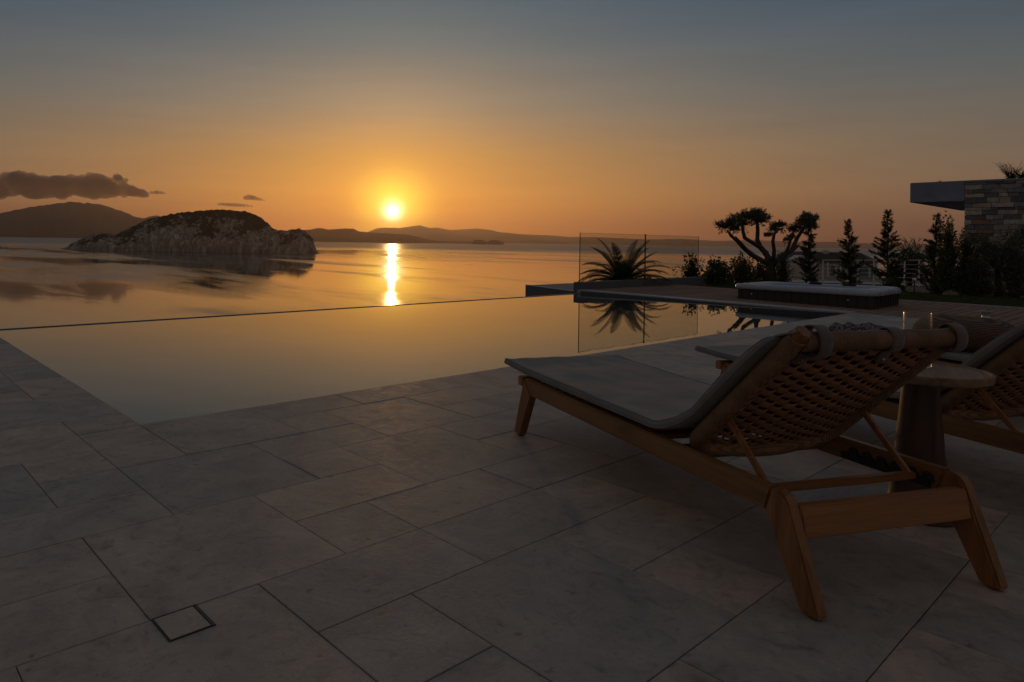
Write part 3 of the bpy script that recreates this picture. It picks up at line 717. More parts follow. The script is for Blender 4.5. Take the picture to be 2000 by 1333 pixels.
    # mattress
    cl = [Vector((0, 2.005, .349)), Vector((0, 1.96, .352)), Vector((0, 1.80, .3435)), Vector((0, 1.5, .340)), Vector((0, 1.1, .340)), Vector((0, .85, .3405))]
    off = .048
    b0 = bp(0, .12, off); seat_z = .3405
    # bend between seat and back
    s0 = Vector((0, .735, seat_z)); s1 = Vector((0, HQ, HZ)) + BD * .135 + BN * off; ct = Vector((0, .62, seat_z - .002))
    bend = [(s0 * (1 - t) ** 2 + ct * 2 * t * (1 - t) + s1 * t * t) for t in np.linspace(0, 1, 11)]
    cl += bend + [Vector((0, HQ, HZ)) + BD * s + BN * o__ for s, o__ in ((.22, .047), (.34, .045), (.44, .041), (.51, .036), (.545, .032), (.56, .030))]
    # resample
    dense = []; 
    for a, b in zip(cl[:-1], cl[1:]):
        nn = max(1, int(round((b - a).length / .022)))
        for k in range(nn): dense.append(a.lerp(b, k / nn))
    dense.append(cl[-1]); nd = len(dense); rings = []; arc = [0]
    for a, b in zip(dense[:-1], dense[1:]): arc.append(arc[-1] + (b - a).length)
    tot_ = arc[-1]; bend_s = arc[min(range(nd), key=lambda i: (dense[i] - bend[5]).length)]
    edge_t = []; edge_b = []
    for i, c in enumerate(dense):
        d = (dense[min(i + 1, nd - 1)] - dense[max(i - 1, 0)]).normalized(); nn = Vector((0, d.z, -d.y)); nn = nn if nn.z > 0 else -nn
        if abs(nn.z) < .01: nn = Vector((0, 1, 0))
        ef = min(1, arc[i] / .030, (tot_ - arc[i]) / .02) ; ef = max(.03, ef) ** .5
        th = (.0160 - .006 * max(0, min(1, (arc[i] - (tot_ - .25)) / .25))) * ef; hwid = (.345 - (1 - ef) * .02)
        ring = []
        prof = [(-1, -.55), (-1.006, 0), (-1, .60), (-.985, .95)] + [(u, 1 + .16 * (1 - u * u)) for u in np.linspace(-.94, .94, 21)] + [(.985, .95), (1, .60), (1.006, 0), (1, -.55), (.985, -.95)] + [(u, -1) for u in np.linspace(.9, -.9, 9)] + [(-.985, -.95)]
        bendw = math.exp(-((arc[i] - bend_s) / .085) ** 2)
        for (u, v) in prof:
            x = WD / 2 + u * hwid; y_ = v * th
            wr = 0
            if v > .5:
                wr = .0055 * fbm(x * 7, arc[i] * 3.6, 1, 3) + bendw * .0050 * math.sin(arc[i] * 210 + 6 * fbm(x * 4, 0, 2)) * (.4 + .6 * abs(u)) + .0016 * math.sin(x * 60 + 4 * fbm(x * 3, arc[i] * 3, 5)) * math.exp(-((abs(u) - .97) / .05) ** 2)
            if abs(u) > .98: x += math.copysign(.0022 * fbm(arc[i] * 14, v, 7, 3), u)
            ring.append(c + Vector((x, 0, 0)) + nn * (y_ + wr))
        rings.append(ring); edge_t.append((ring[3], ring[25])); edge_b.append((ring[0], ring[28]))
    k_ = len(rings[0]); vs = [v for q in rings for v in q]
    fs = [(i * k_ + a, i * k_ + (a + 1) % k_, (i + 1) * k_ + (a + 1) % k_, (i + 1) * k_ + a) for i in range(nd - 1) for a in range(k_)] + [tuple(range(k_ - 1, -1, -1)), tuple(range((nd - 1) * k_, nd * k_))]
    mat_ = MB().add(vs, fs).build('mattress', M['cushion'], e, smooth=True)
    for j in (0, 1):
        MB().tube([q[j] for q in edge_t], .0032, 6).build('piping', M['cushion'], mat_, smooth=True)
        MB().tube([q[j] for q in edge_b], .0032, 6).build('piping', M['cushion'], mat_, smooth=True)
    # top flap of the mattress folded loosely over the roll
    P_ = []
    for i in range(41):
        t = i / 40; p = .03 + (WD - .06) * t; row = []
        lift = .010 + .012 * abs(math.sin(t * 7.3 + .6)) * (.5 + .5 * math.sin(t * 3 + 1))
        for k in range(9):
            u = k / 8; s = .50 + .118 * u; o_ = .040 + lift * math.sin(math.pi * u) * .5 - .036 * u ** 2 + .003 * fbm(p * 12, u * 3, 4)
            row.append(bp(p, s, o_))
        P_.append(row)
    fl = MB().grid(P_).build('mattress_flap', M['cushion'], mat_, smooth=True); sd = fl.modifiers.new('thick', 'SOLIDIFY'); sd.thickness = .006
    # straps with snap buttons
    for pc, r0, a0, a1 in ((.118, .045, -50, 265), (.395, .034, -40, 235), (.640, .040, -60, 275)):
        c = bp(pc, .590, -.010); sw = .021; rows_ = []
        for k in range(31):
            a = R(a0 + (a1 - a0) * k / 30); rr_ = r0 * (1 + .10 * math.sin(a * 2)); 
            d = BN * math.cos(a - R(100)) * -1 + BD * math.sin(a - R(-80)) * 1
            d = (BN * math.cos(a) + BD * math.sin(a))
            rows_.append([c + d * rr_ + Vector((sw * u, 0, 0)) for u in (-1, -.33, .33, 1)])
        ta = rows_[-1]; dd = (BD * -1 * .9 + BN * -.25).normalized()
        for k in range(1, 5): rows_.append([v + dd * .011 * k for v in ta])
        st_ = MB().grid(rows_).build('strap', M['strap'], e, smooth=True); sd = st_.modifiers.new('thick', 'SOLIDIFY'); sd.thickness = .0035
        bc = (ta[1] + ta[2]) / 2 + dd * .028; bn = -BN
        MB().tube([bc + bn * .001, bc + bn * .006], [.0062, .0050], 12).build('snap_button', M['steel'], st_, smooth=False)
    return e
L1 = make_lounger(); L1.location = LA; L1.rotation_euler = (0, 0, LR)
tag(L1, 'wooden sun lounger nearest the camera, its whole woven back and four legs in view', 'sun lounger', 'sun loungers in a row facing the pool')
L2 = copy_tree(L1); L2.location = rot2(1.39, .20); tag(L2, 'wooden sun lounger just behind the round side table, its back cut by the frame edge', 'sun lounger')
L3 = copy_tree(L1); L3.location = rot2(2.80, .66); tag(L3, 'farthest sun lounger, carrying the brown woven pillow and the folded throw', 'sun lounger')

# ------------------------------------------------------------------ side table and what stands on it
TC = Vector((3.188, .735, 0)); TH = .55
def make_table(loc, label):
    e = empty('side_table', loc, 0.3, label, 'side table', 'round side tables between the loungers')
    MB().lathe([(0, .0), (.124, .0), (.130, .006), (.128, .020), (.106, .034), (.095, .058), (.088, .12), (.078, .24), (.067, .36), (.059, .46), (.056, TH - .036), (0, TH - .036)], 48).build('stem', M['stem'], e, smooth=True, auto=40)
    MB().lathe([(0, TH - .0355), (.198, TH - .0355), (.208, TH - .030), (.214, TH - .016), (.214, TH - .002), (.211, TH), (.203, TH), (.199, TH - .006), (0, TH - .006)], 72).build('table_top', M['tabletop'], e, smooth=True, auto=35)
    return e
make_table(TC, 'round wooden side table with cone shaped stem between the first two loungers')
def place_on(px, py, z):
    d = FW * FPX + IX * (px - CX) - IU * (py - Y0); t = (z - EYE.z) / d.z; return EYE + d * t
# glass cylinder with a candle
VC = place_on(1791, 716, TH - .006)
ev = empty('candle_holder', (VC.x, VC.y, TH - .0055), 0, 'tall clear glass cylinder with a dark candle on the side table', 'candle holder')
MB().lathe([(0, 0), (.0445, 0), (.046, .003), (.046, .206), (.0452, .2085), (.0435, .2085), (.0428, .206), (.0428, .008), (0, .008)], 48).build('glass_cylinder', M['vase'], ev, smooth=True, auto=50)
cn = MB().lathe([(0, .0085), (.026, .0085), (.027, .011), (.027, .036), (.0255, .039), (.006, .0385), (0, .038)], 32).build('candle', M['black'], ev, smooth=True, auto=40)
MB().tube([(0, 0, .037), (.0005, 0, .044), (.001, 0, .049)], .0009, 6).build('wick', M['black'], cn)

# pillow, throw, lantern
def pillow_mesh(a, b, h, seed):
    mb = MB(); rows = []; n = 64; K = 22
    for k in range(K + 1):
        ph = -math.pi / 2 + math.pi * k / K; row = []
        for j in range(n + 1):
            th = 2 * math.pi * (j % n) / n; ex = .62
            cr = abs(math.cos(ph)) ** ex; cz = math.copysign(abs(math.sin(ph)) ** .85, math.sin(ph))
            sq = (abs(math.cos(th)) ** 3.2 + abs(math.sin(th)) ** 3.2) ** (-1 / 3.2)
            wob = 1 + .02 * fbm(math.cos(th) * 2 + seed, math.sin(th) * 2, ph)
            row.append((a * cr * sq * math.cos(th) * wob, b * cr * sq * math.sin(th) * wob, h * cz * (1 + .05 * fbm(th, ph * 2, seed))))
        rows.append(row)
    return mb.grid(rows)
m_ = MT('straw_weave', rough=.85, spec=.2); v_ = m_.coord()
w1_ = m_.n('ShaderNodeTexWave', wave_type='BANDS', bands_direction='Z'); w1_.inputs['Scale'].default_value = 40; w1_.inputs['Distortion'].default_value = .3; m_.l(v_, w1_.inputs[0])
w2_ = m_.n('ShaderNodeTexWave', wave_type='BANDS', bands_direction='DIAGONAL'); w2_.inputs['Scale'].default_value = 44; w2_.inputs['Distortion'].default_value = 1.5; m_.l(v_, w2_.inputs[0])
nn_ = m_.noise(v_, 60, 3, .7); hh_ = m_.mix('MULTIPLY', 1, w1_.outputs['Fac'], m_.mix('ADD', .6, w2_.outputs['Fac'], nn_))
m_.col(m_.ramp(hh_, [(.1, (.07, .04, .025)), (.5, (.20, .115, .07)), (.9, (.30, .19, .12))])); m_.bump(hh_, .9, .006); M['straw'] = m_.m
pl = rot2(3.13, 1.80)
pil = pillow_mesh(.27, .27, .098, 2).build('pillow', M['straw'], smooth=True); pil.location = (pl.x, pl.y, .462); pil.rotation_euler = (R(2), R(-3), LR + R(32))
tag(pil, 'thick brown woven straw pillow lying on the farthest lounger', 'pillow')
mb = MB(); rows = []; rr = random.Random(9)
for i in range(41):
    row = []
    for j in range(31):
        x = (i / 40 - .5) * .44; y = (j / 30 - .5) * .30
        edge = min(1, 6 * min(i / 40, 1 - i / 40, j / 30, 1 - j / 30) + .1)
        row.append((x, y, .052 * edge ** .5 + .022 * edge * fbm(x * 9, y * 11, 2, 4) + .012 * edge * math.sin(x * 34 + 3 * fbm(y * 6, x * 4))))
    rows.append(row)
m_ = MT('speckled_throw', rough=.9, spec=.2); v_ = m_.coord(); vo_ = m_.n('ShaderNodeTexVoronoi'); vo_.inputs['Scale'].default_value = 48; m_.l(v_, vo_.inputs[0])
n_ = m_.noise(v_, 26, 4, .7, 1.5)
m_.col(m_.ramp(m_.mix('ADD', .5, n_, vo_.outputs['Distance']), [(.42, (.03, .025, .03)), (.55, (.16, .10, .085)), (.68, (.30, .26, .22)), (.8, (.06, .05, .06))])); M['throw'] = m_.m
th_ = mb.grid(rows).build('throw_blanket', M['throw'], smooth=True); sdm = th_.modifiers.new('thick', 'SOLIDIFY'); sdm.thickness = .02; sdm.offset = -1
tp = rot2(3.02, 2.42); th_.location = (tp.x, tp.y, .372 + .012); th_.rotation_euler = (0, 0, LR + R(8))
tag(th_, 'dark speckled throw folded on the foot end of the farthest lounger', 'throw')

def lantern(x, ytop, fwd):
    c = at(x, ytop, fwd); zt = c.z
    e = empty('lantern', (c.x, c.y, 0), .5, 'small glass lantern with a metal collar standing on the paving behind the pillow', 'lantern')
    h = zt
    MB().lathe([(0, .003), (.085, .003), (.09, .012), (.09, h * .50), (.082, h * .64), (.052, h * .76), (.036, h * .80)], 32).build('glass_body', M['vase'], e, smooth=True)
    MB().lathe([(.036, h * .80), (.040, h * .81), (.034, h * .86), (.040, h * .93), (.052, h * .985), (.052, h), (.046, h), (.030, h * .9), (.030, h * .80)], 32).build('collar', M['steel'], e, smooth=True, auto=40)
    MB().lathe([(0, 0), (.092, 0), (.092, .010), (0, .0125)], 32).build('base', M['steel'], e, smooth=True, auto=40)
    cg = MB()
    for k in range(8):
        a = k * math.pi / 4; ca, sa = math.cos(a), math.sin(a)
        cg.tube([(ca * r_, sa * r_, z) for r_, z in ((.0935, .01), (.0935, h * .50), (.086, h * .645), (.055, h * .77), (.041, h * .81))], .0028, 6)
    cg.build('cage', M['steel'], e, smooth=True)
    MB().lathe([(0, .013), (.035, .013), (.035, h * .38), (0, h * .385)], 24).build('candle', M['white'], e, smooth=True, auto=40)
lantern(1926, 608, 7.2)

# drain in the floor
dx0, dy1 = LX - 2 * U, LY - 6 * U
ed = empty('floor_drain', (dx0 + .0625, dy1 - .0635, 0), 0, 'small square drain cover with a tiled lid set in the paving near the camera', 'drain')
MB().box((-.0615, -.0620, -.003), (.0615, .0620, .0012)).build('slot', M['black'], ed)
fr = MB()
fr.prism_z([(-.0615, -.062), (.0615, -.062), (.0615, -.0595), (-.0615, -.0595)], .0012, .0030); fr.prism_z([(-.0615, .0595), (.0615, .0595), (.0615, .062), (-.0615, .062)], .0012, .0030)
fr.prism_z([(-.0615, -.0595), (-.0590, -.0595), (-.0590, .0595), (-.0615, .0595)], .0012, .0030); fr.prism_z([(.0525, -.0595), (.0615, -.0595), (.0615, .0595), (.0525, .0595)], .0012, .0024)
fr.build('frame', M['darksteel'], ed)
MB().box((-.0565, -.0580, .0012), (.0490, .0560, .0036)).build('lid', M['stone'], ed, bevel=.0008, seg=1)

# ------------------------------------------------------------------ hot tub
def rrect(w, l, r_, n=8):
    pts = []
    for cx_, cy_, a0 in ((w / 2 - r_, l / 2 - r_, 0), (-w / 2 + r_, l / 2 - r_, 90), (-w / 2 + r_, -l / 2 + r_, 180), (w / 2 - r_, -l / 2 + r_, 270)):
        for k in range(n + 1):
            a = R(a0 + 90 * k / n); pts.append((cx_ + r_ * math.cos(a), cy_ + r_ * math.sin(a)))
    return pts
M['acrylic'] = plain('tub_acrylic', (.40, .45, .54), .25, nscale=5, amt=.12, bump=.05)
M['skirt'] = plain('tub_skirt', (.035, .034, .036), .5, nscale=20)
TX, TY = 13.74, 4.72; tw, tl = 1.56, 2.20
et = empty('hot_tub', (TX, TY, deck_z(TY) - .004), R(1.2), 'long grey hot tub with a dark skirt sunk into the deck beyond the pool', 'hot tub')
sk = MB(); base = rrect(tw - .06, tl - .06, .06, 5); sk.prism_z(base, 0, .205)
rb_ = sk
for k in range(15):
    y = -tl / 2 + .12 + k * (tl - .24) / 14; rb_.box((-tw / 2 + .018, y - .0025, .01), (-tw / 2 + .0295, y + .0025, .2)); 
for k in range(10):
    x = -tw / 2 + .12 + k * (tw - .24) / 9; rb_.box((x - .0025, -tl / 2 + .018, .01), (x + .0025, -tl / 2 + .0295, .2))
sk.build('skirt', M['skirt'], et)
prof = [(0, .200, 0), (-.018, .206, .0), (-.026, .225, 0), (-.024, .262, 0), (-.008, .288, 0), (.03, .300, 0), (.11, .303, 0), (.17, .296, 0), (.205, .270, 0), (.225, .20, 0), (.25, -.10, 0), (.32, -.55, 0)]
rg = []
for off, z, _ in prof:
    rg.append([(x, y, z + (.012 * math.sin(y * 5.2) * (1 if .02 < off < .18 else 0))) for x, y in rrect(tw - 2 * off, tl - 2 * off, max(.05, .17 - off * .2), 8)])
vs = [p for q in rg for p in q]; n = len(rg[0]); fs = [(i * n + k, i * n + (k + 1) % n, (i + 1) * n + (k + 1) % n, (i + 1) * n + k) for i in range(len(rg) - 1) for k in range(n)]
fs.append(tuple(range((len(rg) - 1) * n, len(rg) * n)))
MB().add(vs, fs).build('shell', M['acrylic'], et, smooth=True, auto=60)
MB().prism_z(rrect(tw - .49, tl - .49, .1), .10, .12).build('water', M['pool'], et)
for yy in (-.35, .20):
    MB().prism_x([(yy - .11, .285), (yy + .11, .285), (yy + .10, .325), (yy - .10, .325)], tw / 2 - .20, tw / 2 - .11).build('headrest', M['black'], et, bevel=.012)
for yy in (-.72, .80):
    MB().tube([(-tw / 2 + .0285, yy, .12), (-tw / 2 + .020, yy, .12)], .016, 12).build('skirt_light', M['steel'], et)

# ------------------------------------------------------------------ plants
def leaves(cs, ds, L_, W_, rng, droop=0.0):
    """real little leaves: one folded blade per centre / direction"""
    vs = []; fs = []
    for c, d in zip(cs, ds):
        l = L_ * rng.uniform(.7, 1.3); w = W_ * rng.uniform(.7, 1.3)
        d = d.normalized(); s_ = d.cross(Vector((rng.uniform(-1, 1), rng.uniform(-1, 1), rng.uniform(-1, 1))))
        if s_.length < .01: continue
        s_ = s_.normalized() * w * .5; o = len(vs); mid = c + d * l * .5; tip = c + d * l + Vector((0, 0, -droop * l))
        vs += [tuple(c), tuple(mid + s_), tuple(tip), tuple(mid - s_)]; fs.append((o, o + 1, o + 2, o + 3))
    return vs, fs
def rdir(rng):
    while True:
        v = Vector((rng.uniform(-1, 1), rng.uniform(-1, 1), rng.uniform(-1, 1)))
        if .05 < v.length < 1: return v.normalized()
def on_ground(x, fwd):
    p = at(x, 480, fwd); p.z = gz(p.x, p.y); return p
def conifer(x, fwd, ytop, wid, seed, label):
    rng = random.Random(seed); b = on_ground(x, fwd); top = at(x, ytop, fwd).z; H_ = top - b.z
    e = empty('conifer', b, 0, label, 'conifer', 'young conifers in a row beyond the lawn')
    lean = Vector((rng.uniform(-.04, .04), rng.uniform(-.04, .04), 1))
    tp_ = [lean * (H_ * k / 8) + Vector((.012 * math.sin(k * 1.3 + seed), .012 * math.cos(k * 1.7), 0)) for k in range(9)]
    tr = MB().tube(tp_, [.030 * (1 - k / 8.6) + .003 for k in range(9)], 7); cs = []; ds = []
    nbr = int(120 * H_ / 1.8)
    for k in range(nbr):
        t = .06 + .93 * (k / nbr) ** 1.0; a = rng.uniform(0, 6.283); env = wid * .5 * (1.25 * (1 - t) ** .85 * (.55 + .45 * math.sin(min(1, t * 3.2) * math.pi / 2)) + .05) * (rng.uniform(.45, 1.0) if rng.random() < .75 else rng.uniform(1.0, 1.6))
        p0 = lean * (H_ * t); dr = Vector((math.cos(a), math.sin(a), rng.uniform(.15, .75))); dr.normalize(); nl = max(3, int(env / .018)); pts = []
        for j in range(5):
            u = j / 4; pts.append(p0 + dr * env * u + Vector((0, 0, .10 * env * u * u)))
        tr.tube(pts, [.006, .005, .004, .003, .002], 4, caps=False)
        for j in range(nl * 6):
            u = rng.uniform(.12, 1.05); c = p0 + dr * env * u + Vector((0, 0, .10 * env * u * u)) + rdir(rng) * .030 * (1.25 - u * .8)
            cs.append(c); ds.append(dr * 1.2 + rdir(rng) * .8 + Vector((0, 0, .25)))
    tr.build('trunk', M['bark'], e); v_, f_ = leaves(cs, ds, .066, .014, rng); raw('crown', v_, f_, M['conifer'], e)
for a in ((1583, 17.5, 424, .50, 1, 'narrow young conifer leftmost in the row, overlapping the olive crown'), (1660, 17.0, 429, .50, 2, 'small pointed conifer in front of the low house'),
          (1735, 16.5, 411, .62, 3, 'tall conifer behind the right end of the hot tub'), (1824, 15.8, 419, .60, 4, 'conifer left of the stone building, with bushy forked top')): conifer(*a)

def olive(label):
    rng = random.Random(11); F0 = 19.0
    e = empty('olive_tree', on_ground(1505, F0), 0, label, 'olive tree'); o = e.location
    def P_(x, y, dz=0.0): return at(x, y, F0 + dz) - o
    base = Vector((0, 0, 0)); tr = MB(); px1 = F0 / FPX
    limbs = [([(1506, 556, 0), (1505, 530, 0), (1504, 512, 0)], [11, 9, 8.5]),
             ([(1502, 516, 0), (1487, 509, -.1), (1470, 499, -.25), (1453, 485, -.3), (1440, 471, -.35), (1428, 461, -.4), (1420, 450, -.4)], [6.2, 5.2, 4.6, 4.2, 3.6, 2.8, 1.6]),
             ([(1505, 512, 0), (1495, 494, .1), (1485, 483, .15), (1479, 470, .2), (1480, 450, .25), (1479, 436, .25), (1483, 424, .3)], [6.4, 5.4, 5.0, 4.0, 3.6, 3.2, 1.6]),
             ([(1484, 483, .15), (1469, 474, .0), (1455, 465, -.1), (1451, 452, -.1), (1450, 440, -.1), (1446, 430, 0)], [4.4, 3.9, 3.6, 3.0, 2.6, 1.4]),
             ([(1508, 516, 0), (1520, 507, .2), (1534, 497, .35), (1548, 488, .4), (1558, 481, .45)], [6.5, 5.6, 5.0, 4.2, 3.0]),
             ([(1546, 489, .4), (1552, 476, .5), (1558, 464, .5), (1566, 452, .55), (1574, 440, .5), (1578, 432, .5)], [4.2, 3.8, 3.4, 3.0, 2.5, 1.4]),
             ([(1534, 497, .3), (1540, 482, .2), (1545, 468, .1), (1550, 455, .05)], [3.4, 2.7, 2.2, 1.2]),
             ([(1510, 508, -.2), (1512, 490, -.3), (1510, 472, -.35), (1512, 458, -.35), (1519, 449, -.4), (1530, 446, -.4)], [4.0, 3.4, 3.1, 2.6, 2.0, 1.2]),
             ([(1458, 489, -.3), (1449, 476, -.5), (1437, 462, -.55)], [2.4, 1.8, 1.0])]
    for pts, rd in limbs:
        q = [P_(*p) + Vector((.012 * nz3(i * 1.7, pts[0][0]), .012 * nz3(i * 2.1, 5), 0)) for i, p in enumerate(pts)]
        # smooth subdivision of the limb with knobbly thickness
        qq = []; rr_ = []
        for i in range(len(q) - 1):
            for k in range(4):
                t = k / 4; qq.append(q[i].lerp(q[i + 1], t)); rr_.append((rd[i] * (1 - t) + rd[i + 1] * t) * px1 * (1 + .16 * nz3(i * 4 + k, pts[0][0] * .3)))
        qq.append(q[-1]); rr_.append(rd[-1] * px1); tr.tube(qq, rr_, 9)
    clumps = [(1411, 446, 13), (1424, 442, 15), (1434, 450, 10), (1438, 434, 14), (1452, 427, 14), (1450, 441, 11), (1466, 427, 13), (1474, 419, 10), (1484, 421, 12), (1494, 429, 11), (1486, 434, 10), (1478, 432, 10),
              (1511, 450, 9), (1518, 443, 10), (1528, 443, 9), (1500, 461, 6), (1548, 452, 9), (1556, 447, 9), (1565, 440, 11), (1574, 432, 13), (1584, 436, 11), (1586, 446, 9), (1575, 424, 9), (1590, 428, 7), (1545, 463, 6), (1537, 470, 4)]
    cs = []; ds = []
    for (x, y, r_) in clumps:
        dz = rng.uniform(-.22, .22) + (.45 if x > 1540 else (-.3 if x < 1445 else 0)); c = P_(x, y, dz); rad = r_ * px1 * 1.12
        for k in range(int(r_ * 4.6)):
            d = rdir(rng); d.z = abs(d.z) * .9 + .05 if rng.random() < .75 else d.z; tipv = c + d * rad * rng.uniform(.5, 1.3); st = c + d * rad * .15
            tr.tube([st, (st + tipv) / 2 + rdir(rng) * .012, tipv], [.004, .003, .0015], 3, caps=False)
            for j in range(15):
                t = rng.uniform(.2, 1.05); cs.append(st.lerp(tipv, t) + rdir(rng) * .012); ds.append((tipv - st).normalized() * .9 + rdir(rng) * .8)
    tr.build('trunk', M['bark'], e, smooth=True); v_, f_ = leaves(cs, ds, .066, .015, rng); raw('crown', v_, f_, M['olive'], e)
olive('gnarled olive tree with forked trunk and tufted crown behind the hot tub')

def shrub(x, fwd, wpx, ytop, seed, label, mat='shrub', dens=1.0, L_=.075, W_=.034, spiky=.3, name='shrub', cat='shrub', grp=None, zb=None):
    rng = random.Random(seed); b = on_ground(x, fwd)
    if zb is not None: b.z = zb
    H_ = at(x, ytop, fwd).z - b.z; rw = wpx * .5 * fwd / FPX
    e = empty(name, b, 0, label, cat, grp); tr = MB(); cs = []; ds = []
    for k in range(int(110 * dens)):
        a = rng.uniform(0, 6.283); el = rng.uniform(.0, 1.0); rr_ = rw * (1 - el ** 2.2) ** .5 * rng.uniform(.35, 1.0); z = H_ * (.12 + .88 * el) * (1 + rng.uniform(-spiky, spiky * .5) * .5)
        lump = 1 + .22 * nz3(math.cos(a) * 2 + seed, math.sin(a) * 2, el * 3)
        tip = Vector((math.cos(a) * rr_ * lump, math.sin(a) * rr_ * lump, z * lump)); st = Vector((tip.x * .25, tip.y * .25, tip.z * .45))
        tr.tube([Vector((tip.x * .1, tip.y * .1, 0)), st, tip], [.008, .006, .002], 4, caps=False)
        for j in range(16):
            t = rng.uniform(.15, 1.05); cs.append(st.lerp(tip, t) + rdir(rng) * .035); ds.append((tip - st).normalized() * .7 + rdir(rng) * .9 + Vector((0, 0, .25)))
    tr.build('stems', M['bark'], e); v_, f_ = leaves(cs, ds, L_, W_, rng, .12); raw('foliage', v_, f_, M[mat], e)
    return e
shrub(1402, 17.3, 74, 503, 31, 'dense dark green shrub just right of the glass fence end', dens=1.5)
shrub(1448, 17.9, 70, 500, 32, 'yellowish green shrub against the left of the olive trunk', dens=1.4)
shrub(1486, 18.6, 60, 512, 33, 'dark shrub close around the foot of the olive tree', dens=1.1)
shrub(1530, 18.8, 44, 488, 34, 'upright bushy shrub between olive trunk and low house', 'conifer', dens=1.0, L_=.06, W_=.02)
shrub(1352, 17.7, 52, 497, 35, 'small loose leafy plant seen through the right end of the glass fence', dens=.75, spiky=.8)
shrub(1320, 17.7, 24, 527, 36, 'tiny leafy sprig behind the glass fence between the cycad and a taller plant', dens=.25, spiky=.8)
shrub(1852, 15.0, 46, 432, 41, 'tall leafy shrub left of the stone wall corner, behind a conifer', dens=1.4)
shrub(1888, 15.4, 66, 462, 42, 'broad dark shrub in front of the stone wall corner', dens=1.8)
shrub(1912, 14.6, 60, 498, 43, 'low dark shrub at the lawn edge under the stone wall', 'conifer', dens=1.5, L_=.06, W_=.025)
shrub(1982, 14.4, 80, 452, 44, 'grey-green shrub cut by the right frame edge at the lawn', 'olive', dens=1.8, L_=.06, W_=.018)
shrub(1778, 31.0, 64, 478, 45, 'spiky grass tuft rising behind the railing', 'cycad', dens=.9, L_=.5, W_=.03, spiky=.6)
shrub(1745, 16.0, 44, 545, 46, 'low clump at the foot of the tall conifer behind the hot tub', dens=.8)
shrub(1842, 15.2, 50, 545, 47, 'low clump at the foot of the conifer left of the stone building', 'conifer', dens=.9)

def small_tree(x, fwd, ytop, label, seed):
    rng = random.Random(seed); b = on_ground(x, fwd); e = empty('olive_tree', b, 0, label, 'olive tree'); H_ = at(x, ytop, fwd).z - b.z
    tr = MB(); k1 = fwd / FPX
    tr.tube([(0, 0, 0), (.02, .01, H_ * .22), (-.01, .03, H_ * .42), (.03, .02, H_ * .55)], [.085, .065, .055, .045], 9)
    cs = []; ds = []
    for k in range(26):
        a = rng.uniform(0, 6.283); el = rng.uniform(.45, 1); r_ = rng.uniform(.15, .50); c = Vector((math.cos(a) * r_, math.sin(a) * r_, H_ * el * .95))
        tr.tube([(.0, .02, H_ * .42), Vector((c.x * .5, c.y * .5, c.z * .8)), c], [.028, .015, .004], 5)
        for q in range(34):
            d = rdir(rng); st = c + d * .02; tip = c + d * rng.uniform(.10, .22)
            for j in range(7): cs.append(st.lerp(tip, rng.random())); ds.append(d + rdir(rng) * .8)
    tr.build('trunk', M['bark'], e, smooth=True); v_, f_ = leaves(cs, ds, .06, .016, rng); raw('crown', v_, f_, M['olive'], e)
small_tree(1952, 15.0, 446, 'olive tree with a thick pale trunk in front of the stone wall', 51)

# cycad behind the glass
def cycad():
    rng = random.Random(5); p = on_ground(1218, 16.2); e = empty('cycad', p, 0, 'big cycad with arching feathered fronds behind the glass fence', 'cycad')
    hz_ = at(1218, 552, 16.2).z - p.z
    tr = MB().tube([(0, 0, 0), (.01, 0, hz_ * .5), (0, 0, hz_ + .02)], [.14, .15, .12], 12); tr.build('trunk', M['bark'], e)
    N_ = 54
    for k in range(N_):
        a = k * 2.39996; u = (k + .5) / N_; el = R(78 - 72 * u ** .85) + rng.uniform(-.06, .06); L_ = rng.uniform(.92, 1.12) * (1.0 + .12 * (1 - u)); 
        hd_ = Vector((math.cos(a), math.sin(a), 0)); pts = []; pos = Vector((hd_.x * .06, hd_.y * .06, hz_)); ang = el
        for i in range(15):
            pts.append(pos.copy()); pos = pos + (hd_ * math.cos(ang) + Vector((0, 0, math.sin(ang)))) * (L_ / 14); ang -= R(3.0 + i * .35) * (1.05 - .5 * (el > R(60)))
        fr_ = MB().tube(pts, [.009 * (1 - i / 16) + .002 for i in range(15)], 5)
        sd_ = Vector((-hd_.y, hd_.x, 0)); vs = []; fs = []
        for i in range(3, 64):
            t = i / 64 * 14; j = min(13, int(t)); c = pts[j].lerp(pts[j + 1], t - j) if j < 14 else pts[-1]; d = (pts[min(14, j + 1)] - pts[j]).normalized()
            ll = .165 * math.sin(math.pi * min(1, .12 + i / 64 * .92)) ** .6 + .012; upn = sd_.cross(d)
            for sg in (-1, 1):
                dr = (sd_ * sg * .86 + d * .55 + upn * (.30 if upn.z > 0 else -.30)).normalized(); o_ = len(vs); w = d * .0062
                vs += [tuple(c - w), tuple(c + w), tuple(c + dr * ll * .6 + w * .9), tuple(c + dr * ll), tuple(c + dr * ll * .6 - w * .9)]; fs.append((o_, o_ + 1, o_ + 2, o_ + 3, o_ + 4))
        fr_.add(vs, fs); fr_.build('frond', M['cycad'], e)
cycad()

